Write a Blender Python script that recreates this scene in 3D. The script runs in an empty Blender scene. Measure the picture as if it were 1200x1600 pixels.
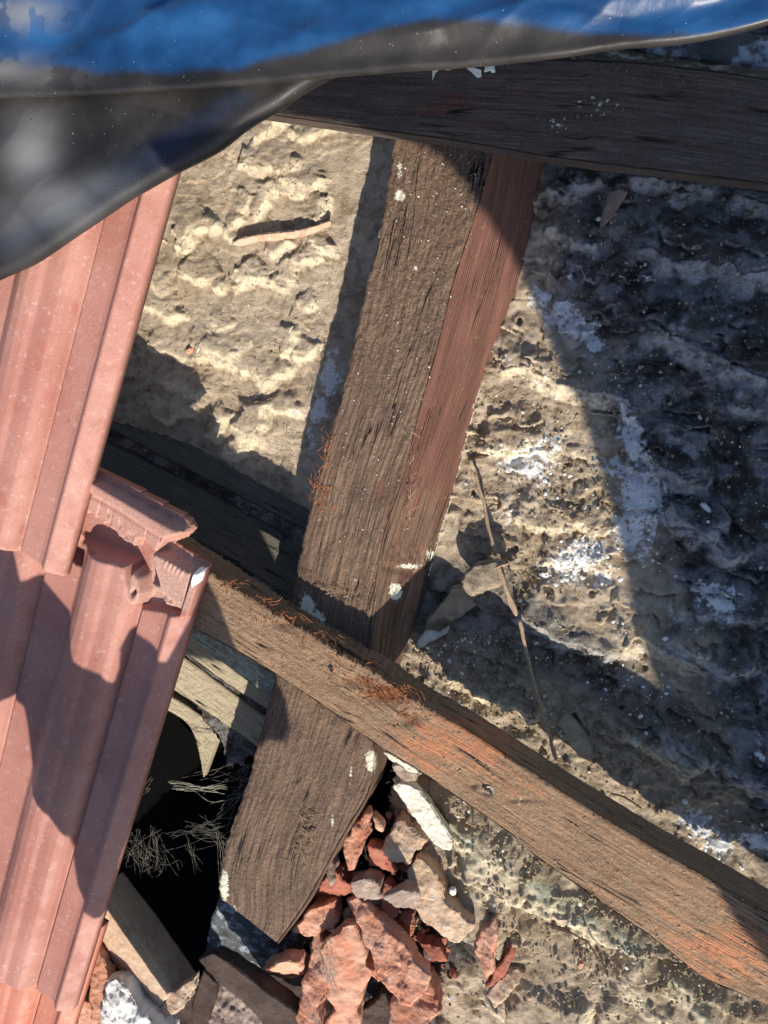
import bpy, bmesh, math, random
import numpy as np
from mathutils import Vector, Matrix, noise as mnoise
sc = bpy.context.scene
COL = sc.collection
RNG = np.random.default_rng(7); random.seed(7)

# ------------------------------------------------------------------ camera (world z = normal of the opened roof slope)
F = 1200.0
dn = np.array([400., 250., -F]); dn /= np.linalg.norm(dn)
az = -dn; ay = np.array([0, 1, 0]) - az[1]*az; ay /= np.linalg.norm(ay); ax = np.cross(ay, az)
MW = np.array([ax, ay, az])
CAM = MW @ np.array([0, 0, .60])
cd = bpy.data.cameras.new('camera'); cam = bpy.data.objects.new('camera', cd); COL.objects.link(cam)
cd.sensor_fit = 'VERTICAL'; cd.sensor_height = 24.0; cd.lens = 24.0*F/1600.0
cd.clip_start = .01; cd.clip_end = 200
m4 = Matrix.Identity(4)
for i in range(3):
    for j in range(3): m4[i][j] = MW[i, j]
    m4[i][3] = CAM[i]
cam.matrix_world = m4
sc.camera = cam
# ------------------------------------------------------------------ light
SV = np.array([.37, -1.15, 1.0])                       # towards the sun
elev = math.atan2(SV[2], math.hypot(SV[0], SV[1]))
w = bpy.data.worlds.new('World'); sc.world = w; w.use_nodes = True
nt = w.node_tree; bg = nt.nodes['Background']
sky = nt.nodes.new('ShaderNodeTexSky'); sky.sky_type = 'NISHITA'; sky.sun_disc = False
sky.sun_elevation = elev; sky.sun_rotation = math.atan2(SV[0], SV[1])
nt.links.new(sky.outputs[0], bg.inputs[0]); bg.inputs[1].default_value = .13; sky.ozone_density = 3.0
sl = bpy.data.lights.new('sun', 'SUN'); sl.energy = 5.0; sl.angle = math.radians(.6); sl.color = (1, .925, .81)
so = bpy.data.objects.new('sun', sl); COL.objects.link(so)
so.rotation_euler = Vector((-SV[0], -SV[1], -SV[2])).to_track_quat('-Z', 'Y').to_euler()
so.location = (1, -3, 3)
sc.view_settings.view_transform = 'Standard'; sc.view_settings.look = 'None'
sc.view_settings.exposure = .5; sc.view_settings.gamma = 1

# ------------------------------------------------------------------ helpers
def at(px, py, z):
    """point of the roof where the level z (mm) lies under a place of the photo; returns mm"""
    v = MW @ np.array([px-600., 800.-py, -F]); t = (z/1000.-CAM[2])/v[2]
    return (CAM+v*t)*1000.
def P(px, py, z): return Vector(at(px, py, z)/1000.)
def atA(px, py, z):
    vx = MW[0, 0]*(px-600)+MW[0, 1]*(800-py)-MW[0, 2]*F
    vy = MW[1, 0]*(px-600)+MW[1, 1]*(800-py)-MW[1, 2]*F
    vz = MW[2, 0]*(px-600)+MW[2, 1]*(800-py)-MW[2, 2]*F
    t = (z/1000.-CAM[2])/vz
    return (CAM[0]+vx*t)*1000, (CAM[1]+vy*t)*1000
def to_px(x, y, z):
    q = np.stack([x/1000.-CAM[0], y/1000.-CAM[1], z/1000.-CAM[2]+0*x])
    c = np.tensordot(MW.T, q, 1)
    return 600-F*c[0]/c[2], 800+F*c[1]/c[2]
def hsh(ix, iy, s):
    n = (ix.astype(np.int64)*374761393 + iy.astype(np.int64)*668265263 + s*1274126177) & 0xffffffff
    n = ((n ^ (n >> 13))*1274126177) & 0xffffffff
    n = ((n ^ (n >> 16))*2246822519) & 0xffffffff
    return (n & 0xffffff)/float(0xffffff)
def vn(x, y, s=0):
    ix = np.floor(x); iy = np.floor(y); fx = x-ix; fy = y-iy
    fx = fx*fx*fx*(fx*(fx*6-15)+10); fy = fy*fy*fy*(fy*(fy*6-15)+10)
    a = hsh(ix, iy, s); b = hsh(ix+1, iy, s); c = hsh(ix, iy+1, s); d = hsh(ix+1, iy+1, s)
    return (a*(1-fx)+b*fx)*(1-fy)+(c*(1-fx)+d*fx)*fy
def fbm(x, y, s=0, o=4, g=.5):
    r = 0; a = 1; t = 0
    for k in range(o):
        r = r+a*(vn(x*2**k+17.3*k, y*2**k+9.1*k, s+k)*2-1); t += a; a *= g
    return r/t
def ridged(x, y, s=0, o=3):
    r = 0; a = 1; t = 0
    for k in range(o):
        r = r+a*(1-np.abs(vn(x*2**k, y*2**k, s+k)*2-1)); t += a; a *= .5
    return r/t
def worley(x, y, s=0):
    ix = np.floor(x); iy = np.floor(y); d1 = np.full(x.shape, 9.); d2 = d1.copy(); idv = np.zeros(x.shape)
    for a in (-1, 0, 1):
        for b in (-1, 0, 1):
            cx = ix+a; cy = iy+b
            dx = cx+hsh(cx, cy, s)-x; dy = cy+hsh(cx, cy, s+5)-y
            d = dx*dx+dy*dy; n = d < d1
            d2 = np.where(n, d1, np.minimum(d2, d)); idv = np.where(n, hsh(cx, cy, s+9), idv); d1 = np.where(n, d, d1)
    return np.sqrt(d1), np.sqrt(d2), idv
def sstep(a, b, x):
    t = np.clip((x-a)/(b-a), 0, 1); return t*t*(3-2*t)
def polyd(pts, X, Y):
    """signed distance to a polygon, negative inside"""
    d = np.full(X.shape, 1e9); ins = np.zeros(X.shape, bool); n = len(pts)
    for i in range(n):
        x0, y0 = pts[i]; x1, y1 = pts[(i+1) % n]
        ex, ey = x1-x0, y1-y0; L = ex*ex+ey*ey+1e-9
        t = np.clip(((X-x0)*ex+(Y-y0)*ey)/L, 0, 1)
        d = np.minimum(d, (X-x0-t*ex)**2+(Y-y0-t*ey)**2)
        c = ((y0 > Y) != (y1 > Y)) & (X < (x1-x0)*(Y-y0)/(y1-y0+1e-12)+x0); ins ^= c
    d = np.sqrt(d); return np.where(ins, -d, d)
def lined(pts, X, Y):
    """distance, side sign and run along a line of points"""
    D = np.full(X.shape, 1e9); S = np.ones(X.shape); T = np.zeros(X.shape)
    seg = [math.dist(pts[i], pts[i+1]) for i in range(len(pts)-1)]; tot = sum(seg); run = 0
    for i in range(len(pts)-1):
        x0, y0 = pts[i]; x1, y1 = pts[i+1]; ex, ey = x1-x0, y1-y0; L = ex*ex+ey*ey+1e-9
        t = np.clip(((X-x0)*ex+(Y-y0)*ey)/L, 0, 1)
        dx = X-x0-t*ex; dy = Y-y0-t*ey; d = np.sqrt(dx*dx+dy*dy)
        m = d < D
        S = np.where(m, np.sign(-(ex*dy-ey*dx)), S); T = np.where(m, (run+t*seg[i])/tot, T); D = np.minimum(D, d); run += seg[i]
    return D, S, T
def smooth_pts(pts, n=6):
    p = [pts[0]]+list(pts)+[pts[-1]]; out = []
    for i in range(1, len(p)-2):
        a, b, c, d = [np.array(p[i+k-1], float) for k in range(4)]
        for j in range(n):
            t = j/n; out.append(tuple(.5*((2*b)+(-a+c)*t+(2*a-5*b+4*c-d)*t*t+(-a+3*b-3*c+d)*t**3)))
    out.append(tuple(np.array(pts[-1], float))); return out
def link(name, me, parent=None, mats=()):
    o = bpy.data.objects.new(name, me); COL.objects.link(o)
    for m in mats: me.materials.append(m)
    if parent: o.parent = parent
    return o
def tag(o, label=None, cat=None, group=None, kind=None):
    if label: o['label'] = label
    if cat: o['category'] = cat
    if group: o['group'] = group
    if kind: o['kind'] = kind
    return o
def empty(name, loc=(0, 0, 0)):
    o = bpy.data.objects.new(name, None); COL.objects.link(o); o.location = loc; o.empty_display_size = .02
    return o
def np_mesh(name, V, Q, smooth=True):
    """V in mm, Q quads (n,4) or triangles (n,3)"""
    me = bpy.data.meshes.new(name); V = np.asarray(V, np.float32)/1000.; Q = np.asarray(Q, np.int32)
    k = Q.shape[1]
    me.vertices.add(len(V)); me.vertices.foreach_set('co', V.ravel())
    me.loops.add(Q.size); me.loops.foreach_set('vertex_index', Q.ravel())
    me.polygons.add(len(Q)); me.polygons.foreach_set('loop_start', np.arange(0, Q.size, k, dtype=np.int32))
    me.polygons.foreach_set('use_smooth', np.full(len(Q), smooth))
    me.update(); me.validate(); return me
def attr(me, name, arr):
    a = me.attributes.new(name, 'FLOAT', 'POINT'); a.data.foreach_set('value', np.asarray(arr, np.float32).ravel())
def vattr(me, name, arr):
    a = me.attributes.new(name, 'FLOAT_VECTOR', 'POINT'); a.data.foreach_set('vector', np.asarray(arr, np.float32).ravel())
def grid_quads(r, c, keep=None):
    i = np.arange(r*c).reshape(r, c)
    q = np.stack([i[:-1, :-1], i[1:, :-1], i[1:, 1:], i[:-1, 1:]], -1)
    if keep is not None: q = q[keep]
    return q.reshape(-1, 4)
def tubes(paths, name, mat, parent=None, sides=4):
    """paths: list of (list of Vector in metres, list of radii in metres) -> one mesh"""
    V = []; Q = []
    for pts, rs in paths:
        b = len(V); n = len(pts)
        for i, p in enumerate(pts):
            t = (pts[min(i+1, n-1)]-pts[max(i-1, 0)])
            if t.length < 1e-9: t = Vector((1, 0, 0))
            t.normalize(); u = t.cross(Vector((.3, .2, 1))).normalized(); v = t.cross(u)
            for k in range(sides):
                a = 2*math.pi*k/sides; V.append((p+(u*math.cos(a)+v*math.sin(a))*rs[i])*1000)
        for i in range(n-1):
            for k in range(sides):
                k2 = (k+1) % sides
                Q.append((b+i*sides+k, b+i*sides+k2, b+(i+1)*sides+k2, b+(i+1)*sides+k))
    me = np_mesh(name, [tuple(v) for v in V], Q); return link(name, me, parent, [mat])

# ------------------------------------------------------------------ materials
class N:
    def __init__(s, name, rough=.9, spec=.3):
        s.m = bpy.data.materials.new(name); s.m.use_nodes = True; s.t = s.m.node_tree
        s.b = s.t.nodes['Principled BSDF']; s.b.inputs['Roughness'].default_value = rough
        s.b.inputs['Specular IOR Level'].default_value = spec
        s.co = s.t.nodes.new('ShaderNodeTexCoord').outputs['Object']
    def set(s, sock, v):
        if hasattr(v, 'is_output') or isinstance(v, bpy.types.NodeSocket): s.t.links.new(v, sock)
        elif isinstance(v, tuple) and len(v) == 3 and sock.type == 'RGBA': sock.default_value = (*v, 1)
        else: sock.default_value = v
    def noise(s, scale, detail=4, rough=.55, vec=None, dist=0, out='Fac'):
        n = s.t.nodes.new('ShaderNodeTexNoise'); n.inputs['Scale'].default_value = scale
        n.inputs['Detail'].default_value = detail; n.inputs['Roughness'].default_value = rough
        n.inputs['Distortion'].default_value = dist
        s.set(n.inputs['Vector'], vec or s.co); return n.outputs[out]
    def vor(s, scale, vec=None, feature='F1', out='Distance'):
        n = s.t.nodes.new('ShaderNodeTexVoronoi'); n.feature = feature; n.inputs['Scale'].default_value = scale
        s.set(n.inputs['Vector'], vec or s.co); return n.outputs[out]
    def ramp(s, f, a, b, ca=0., cb=1.):
        n = s.t.nodes.new('ShaderNodeMapRange'); n.interpolation_type = 'SMOOTHSTEP'
        s.set(n.inputs['Value'], f)
        for k, v in zip(('From Min', 'From Max', 'To Min', 'To Max'), (a, b, ca, cb)): n.inputs[k].default_value = v
        return n.outputs[0]
    def mix(s, f, a, b, mode='MIX'):
        n = s.t.nodes.new('ShaderNodeMix'); n.data_type = 'RGBA'; n.blend_type = mode
        s.set(n.inputs[0], f); s.set(n.inputs[6], a); s.set(n.inputs[7], b); return n.outputs[2]
    def math(s, op, a, b=0.):
        n = s.t.nodes.new('ShaderNodeMath'); n.operation = op; s.set(n.inputs[0], a); s.set(n.inputs[1], b)
        return n.outputs[0]
    def attr(s, name, out='Fac'):
        n = s.t.nodes.new('ShaderNodeAttribute'); n.attribute_name = name; return n.outputs[out]
    def mapv(s, vec, sc_):
        n = s.t.nodes.new('ShaderNodeMapping'); s.set(n.inputs['Vector'], vec); n.inputs['Scale'].default_value = sc_
        return n.outputs[0]
    def bump(s, h, dist, strength=1., prev=None):
        n = s.t.nodes.new('ShaderNodeBump'); s.set(n.inputs['Height'], h); n.inputs['Distance'].default_value = dist
        n.inputs['Strength'].default_value = strength
        if prev: s.t.links.new(prev, n.inputs['Normal'])
        return n.outputs[0]
    def done(s, col, nor=None, rough=None):
        s.set(s.b.inputs['Base Color'], col)
        if nor: s.t.links.new(nor, s.b.inputs['Normal'])
        if rough is not None: s.set(s.b.inputs['Roughness'], rough)
        return s.m

def mat_mortar():
    n = N('lime_mortar', 1., .05)
    big = n.noise(18, 5); mid = n.noise(110, 6, .6); fine = n.noise(600, 5, .65); grit = n.noise(1500, 3, .6)
    c = n.mix(n.ramp(big, .35, .65), (.43, .345, .245), (.53, .435, .325))
    c = n.mix(n.ramp(mid, .46, .68, 0, .8), c, (.30, .23, .155))
    c = n.mix(n.ramp(fine, .58, .74, 0, .6), c, (.20, .145, .09))
    soot_shade = n.attr('soot_shade')
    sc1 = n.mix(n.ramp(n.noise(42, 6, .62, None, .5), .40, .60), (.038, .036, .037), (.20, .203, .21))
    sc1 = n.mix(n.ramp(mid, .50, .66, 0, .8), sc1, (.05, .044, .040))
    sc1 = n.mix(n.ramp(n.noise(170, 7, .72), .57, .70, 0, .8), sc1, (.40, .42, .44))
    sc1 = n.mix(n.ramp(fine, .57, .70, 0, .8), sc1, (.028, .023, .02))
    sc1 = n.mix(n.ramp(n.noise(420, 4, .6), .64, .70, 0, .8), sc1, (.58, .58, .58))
    c = n.mix(soot_shade, c, sc1)
    d = n.math('MULTIPLY', n.attr('dirt_shade'), n.ramp(n.math('ADD', n.noise(95, 10, .78, None, .4), n.math('MULTIPLY', grit, .3)), .50, .80))
    c = n.mix(d, c, n.mix(n.math('MINIMUM', soot_shade, 1.), n.mix(n.ramp(n.math('ADD', grit, n.math('MULTIPLY', fine, .5)), .62, .95), (.055, .036, .022), (.36, .26, .16)), (.022, .019, .017)))
    c = n.mix(n.math('MULTIPLY', n.math('MULTIPLY', n.attr('dirt_shade'), n.math('MINIMUM', soot_shade, 1.)), n.ramp(mid, .3, .6, .95, .45)), c, (.02, .018, .017))  # undercut shade below the right-bay lips, painted near black
    lipc = n.mix(n.math('MINIMUM', soot_shade, 1.), (.78, .67, .47), (.56, .56, .57))
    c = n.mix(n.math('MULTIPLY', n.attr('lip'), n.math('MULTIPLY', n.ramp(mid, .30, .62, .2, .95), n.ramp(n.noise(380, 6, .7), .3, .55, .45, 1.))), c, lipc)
    g = n.math('MULTIPLY', n.math('MULTIPLY', n.attr('green'), n.attr('green')), n.ramp(n.noise(150, 8, .75), .40, .60, 0, .8))
    c = n.mix(g, c, n.mix(n.ramp(fine, .4, .65), (.36, .50, .38), (.62, .70, .58)))
    k = n.ramp(n.math('ADD', n.attr('chalk'), n.math('MULTIPLY', n.math('SUBTRACT', n.noise(120, 9, .75), .5), 2.6)), .38, .64)
    c = n.mix(k, c, n.mix(n.ramp(fine, .3, .7), (.62, .62, .61), (.88, .87, .84)))
    c = n.mix(n.ramp(soot_shade, .97, 1.6), c, (.004, .004, .004))  # hole interior painted near black in place of deep shade
    h1 = n.bump(mid, .003, .35); h2 = n.bump(fine, .0022, .8, h1); h3 = n.bump(grit, .0012, .7, h2)
    return n.done(c, h3)
MORTAR = mat_mortar()

def mat_wood(name, ca, cb, cc, dust=(.42, .33, .22), dustlo=.60, ring=900., reds=None, redlo=.5):
    """grain vector: x along, y across (metres)"""
    n = N(name, .8, .3)
    g = n.attr('grain', 'Vector')
    warp = n.noise(14, 3, .5, n.mapv(g, (.6, 1.6, 1)))
    st = n.mapv(g, (14, 420, 420)); st2 = n.mapv(g, (60, 1500, 1500))
    s1 = n.noise(1, 6, .6, st, .4); s2 = n.noise(1, 4, .6, st2)
    wv = n.t.nodes.new('ShaderNodeTexWave'); wv.wave_type = 'BANDS'; wv.bands_direction = 'Y'
    wv.inputs['Scale'].default_value = ring/6.28*1.; wv.inputs['Distortion'].default_value = 3.; wv.inputs['Detail'].default_value = 3
    wv.inputs['Detail Scale'].default_value = 1.2; wv.inputs['Detail Roughness'].default_value = .6
    n.set(wv.inputs['Vector'], n.mapv(g, (.06, 1, .3)))
    crum = n.attr('crum'); keep = n.math('SUBTRACT', 1., crum); rg = n.math('MULTIPLY', n.math('MULTIPLY', wv.outputs['Fac'], keep), n.ramp(n.noise(1, 3, .5, n.mapv(g, (9, 60, 60))), .3, .6, .25, 1.))
    iso = n.noise(260, 6, .68)
    c = n.mix(n.ramp(s1, .38, .60), ca, cb); c = n.mix(n.ramp(n.noise(30, 5, .65), .42, .62, 0, .55), c, ca)
    c = n.mix(n.ramp(rg, .2, .9, 0, .6), c, cc)
    c = n.mix(n.ramp(s2, .56, .70, 0, .8), c, (.018, .012, .008)); c = n.mix(n.ramp(s2, .42, .30, 0, .35), c, tuple(min(1, v*1.7) for v in cb))
    if reds:
        rr = n.math('ADD', n.attr('red'), n.math('MULTIPLY', n.math('SUBTRACT', n.noise(1, 6, .65, n.mapv(g, (22, 130, 130))), .5), 1.5))
        c = n.mix(n.ramp(rr, redlo, redlo+.35), c, n.mix(n.ramp(rg, .1, .9), n.mix(n.ramp(s1, .35, .65), reds, tuple(v*1.5 for v in reds)), tuple(v*.45 for v in reds)))
    fine = n.noise(900, 4, .65); mid = n.noise(120, 6, .7)
    c = n.mix(n.math('MULTIPLY', crum, n.ramp(iso, .35, .6, 0, .75)), c, n.mix(n.ramp(fine, .35, .65), cc, tuple(v*1.25 for v in cb)))
    dm = n.math('MULTIPLY', n.ramp(mid, dustlo, dustlo+.12), n.ramp(fine, .35, .6))
    c = n.mix(dm, c, dust)
    k = n.ramp(n.math('ADD', n.attr('chalk'), n.math('MULTIPLY', n.math('SUBTRACT', n.noise(300, 7, .72), .5), 1.6)), .5, .62)
    c = n.mix(k, c, (.72, .70, .55))
    ck = n.noise(1, 3, .5, n.mapv(g, (5, 95, 95)), .6); cr = n.math('MULTIPLY', n.ramp(n.math('ABSOLUTE', n.math('SUBTRACT', ck, .5)), .004, .016, 1, 0), n.ramp(n.noise(1, 2, .5, n.mapv(g, (14, 40, 40))), .52, .60))
    c = n.mix(cr, c, (.012, .008, .006))
    b = n.bump(n.math('SUBTRACT', 1., cr), .0015, .8); b = n.bump(rg, .0005, .5, b); b = n.bump(n.math('MULTIPLY', iso, n.math('ADD', crum, .25)), .0035, .9, b); b = n.bump(s1, .0010, .6, b); b = n.bump(s2, .0006, .8, b); b = n.bump(n.math('ADD', fine, dm), .0009, .8, b)
    return n.done(c, b)
W_RAFTER = mat_wood('weathered_rafter_wood', (.078, .047, .032), (.245, .155, .102), (.052, .034, .024), dust=(.43, .33, .20), reds=(.150, .066, .047), redlo=.52, dustlo=.59)
W_BATTEN = mat_wood('dusty_batten_wood', (.18, .105, .062), (.41, .255, .148), (.13, .075, .042), reds=(.42, .165, .075), redlo=.50, dust=(.44, .315, .205), dustlo=.52, ring=700)
W_BEAM = mat_wood('dark_beam_wood', (.060, .040, .031), (.135, .10, .082), (.04, .026, .02), reds=(.10, .024, .012), redlo=.45, dust=(.36, .34, .31), dustlo=.63)
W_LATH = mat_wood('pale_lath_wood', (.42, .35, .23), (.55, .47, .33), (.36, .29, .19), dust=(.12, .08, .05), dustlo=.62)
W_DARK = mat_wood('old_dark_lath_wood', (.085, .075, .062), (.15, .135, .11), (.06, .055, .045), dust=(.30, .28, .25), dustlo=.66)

def mat_tile(name, ca, cb, dusty=.5):
    n = N(name, .62, .35)
    big = n.noise(9, 4); mid = n.noise(60, 5, .6); fine = n.noise(700, 4, .6); sp = n.noise(1700, 2, .5)
    c = n.mix(n.ramp(big, .3, .7), ca, cb)
    c = n.mix(n.ramp(mid, .5, .7, 0, .25), c, tuple(v*.72 for v in ca))
    c = n.mix(n.ramp(fine, .55, .8, 0, .35), c, (.62, .46, .40))
    c = n.mix(n.ramp(sp, .70, .76, 0, .8), c, (.72, .62, .55))
    c = n.mix(n.ramp(n.noise(500, 3, .5), .70, .74, 0, .9), c, (.06, .045, .045))
    sv = n.vor(46., n.mapv(n.co, (1, .62, 1)))
    spot = n.ramp(n.math('ADD', sv, n.math('MULTIPLY', n.noise(150, 4), .22)), .27, .33, .7, 0)
    c = n.mix(n.ramp(n.noise(1, 5, .6, n.mapv(n.co, (26, 16, 20))), .52, .70, 0, .25), c, (.30, .12, .09)); c = n.mix(n.ramp(n.noise(170, 6, .7), .56, .68, 0, .35), c, (.60, .42, .36)); c = n.mix(n.ramp(n.noise(75, 5, .7), .62, .72, 0, .4), c, (.16, .075, .06))
    c = n.mix(n.math('MULTIPLY', spot, n.ramp(n.noise(11, 2), .52, .56)), c, (.33, .115, .08))
    c = n.mix(n.attr('dust'), c, n.mix(n.ramp(fine, .35, .65), (.36, .21, .165), (.56, .36, .28)))
    k = n.ramp(n.math('ADD', n.attr('chalk'), n.math('MULTIPLY', n.math('SUBTRACT', n.noise(260, 5, .6), .5), .9)), .5, .56)
    c = n.mix(k, c, (.85, .83, .80))
    b = n.bump(mid, .0012, .3); b = n.bump(fine, .0005, .6, b); b = n.bump(sp, .0004, .5, b)
    return n.done(c, b, n.ramp(mid, .3, .7, .48, .75))
TILE = mat_tile('pink_engobed_tile', (.325, .128, .095), (.40, .19, .145))
TILE_C = mat_tile('raw_red_tile', (.42, .14, .085), (.50, .19, .12))

def mat_clay(name, ca, cb, dust=(.55, .42, .32), lo=.5, tail=(.12, .09, .07)):
    n = N(name, .9, .2)
    mid = n.noise(90, 5, .65); fine = n.noise(700, 5, .65); grit = n.noise(1600, 3)
    c = n.mix(n.ramp(n.noise(40, 3), .35, .65), ca, cb)
    c = n.mix(n.ramp(mid, lo, lo+.14, 0, .8), c, dust)
    c = n.mix(n.ramp(n.noise(220, 6, .7), .63, .74, 0, .8), c, tail)
    c = n.mix(n.ramp(grit, .66, .74, 0, .7), c, (.75, .65, .55))
    b = n.bump(mid, .003, .6); b = n.bump(fine, .0016, .8, b); b = n.bump(grit, .0008, .6, b)
    return n.done(c, b)
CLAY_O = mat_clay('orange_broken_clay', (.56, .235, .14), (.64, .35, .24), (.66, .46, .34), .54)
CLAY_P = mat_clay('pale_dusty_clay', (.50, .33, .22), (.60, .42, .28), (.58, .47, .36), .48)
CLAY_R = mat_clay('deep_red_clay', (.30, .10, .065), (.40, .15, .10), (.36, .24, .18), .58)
SOIL = mat_clay('loose_tan_soil', (.30, .225, .145), (.42, .33, .22), (.50, .41, .28), .5, (.12, .085, .055))
CLAY_G = mat_clay('grey_brown_clay', (.26, .19, .155), (.34, .25, .20), (.42, .34, .28), .5)
LIME = mat_clay('white_lime', (.66, .62, .50), (.80, .76, .64), (.55, .50, .38), .55, (.25, .20, .14))
PLASTER = mat_clay('white_plaster', (.74, .73, .68), (.85, .84, .78), (.62, .58, .48), .62, (.25, .21, .16))
EARTH = mat_clay('grey_earth_clod', (.22, .17, .12), (.33, .26, .18), (.42, .34, .24), .5, (.07, .05, .035))
CHARRED = mat_clay('charred_dark_brown', (.045, .028, .022), (.075, .05, .04), (.09, .07, .06), .6)
BLUEB = mat_clay('sooty_lime_stained', (.07, .075, .075), (.13, .14, .145), (.42, .50, .58), .50)

def mat_plain(name, c1, c2, rough=.8, scale=300, spec=.3):
    n = N(name, rough, spec); return n.done(n.mix(n.ramp(n.noise(scale, 4), .35, .65), c1, c2))
STRAW = mat_plain('straw', (.50, .38, .20), (.30, .20, .11), .7)
FIBRE = mat_plain('torn_red_fibre', (.42, .16, .06), (.20, .07, .03), .7)
WEB = mat_plain('cobweb_silk', (.62, .58, .46), (.38, .36, .30), .6)
STICK = mat_plain('split_lath_wood', (.36, .26, .16), (.24, .16, .10), .8, 500)
PAPER = mat_plain('torn_white_paper', (.85, .82, .72), (.72, .68, .56), .8)
RUST = mat_plain('rusty_steel', (.16, .08, .05), (.30, .25, .22), .6)
GROUNDM = mat_plain('dark_earth', (.05, .042, .035), (.09, .075, .06), .95, 12)
CASTER = mat_plain('caster_dark', (.03, .035, .045), (.05, .055, .065), .9)  # only for the added shadow casters

def mat_tarp():
    n = N('black_blue_polythene', .22, .2)
    b = n.b; b.inputs['Coat Weight'].default_value = .12; b.inputs['Coat Roughness'].default_value = .28
    bl = n.attr('blue'); mid = n.noise(14, 4, .6)
    c = n.mix(bl, n.mix(n.ramp(mid, .35, .7), (.012, .011, .011), (.034, .030, .028)), n.mix(n.ramp(mid, .3, .7), (.004, .026, .080), (.014, .070, .185)))  # blue base colour also carries the sky's reflection
    c = n.mix(n.attr('sun_sheen'), c, (.20, .20, .20))  # blurry sun highlights painted as grey patches
    c = n.mix(n.ramp(n.noise(520, 3, .5), .73, .75, 0, .6), c, (.35, .34, .32))
    c = n.mix(n.ramp(n.noise(230, 3, .5), .74, .77, 0, .8), c, (.006, .006, .008))
    nb = n.bump(n.noise(26, 5, .5, None, .6), .004, .35); nb = n.bump(n.noise(420, 3), .0003, .4, nb)
    return n.done(c, nb, n.ramp(n.noise(30, 4), .3, .7, .38, .52))
TARP = mat_tarp(); TARP2 = TARP.copy(); TARP2.name = 'dull_black_polythene'; b2 = TARP2.node_tree.nodes['Principled BSDF']; b2.inputs['Coat Weight'].default_value = 0.05
for l_ in list(b2.inputs['Roughness'].links): TARP2.node_tree.links.remove(l_)
b2.inputs['Roughness'].default_value = .46

# ------------------------------------------------------------------ the far ground (seen only past the roof)
V = []; 
gx = np.linspace(-60000, 60000, 61); GX, GY = np.meshgrid(gx, gx)
GZ = -420+60*fbm(GX/9000, GY/9000, 3)
gm = np_mesh('ground', np.stack([GX, GY, GZ], -1).reshape(-1, 3), grid_quads(61, 61)[:, ::-1])
tag(link('ground', gm, None, [GROUNDM]), kind='structure')

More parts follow.
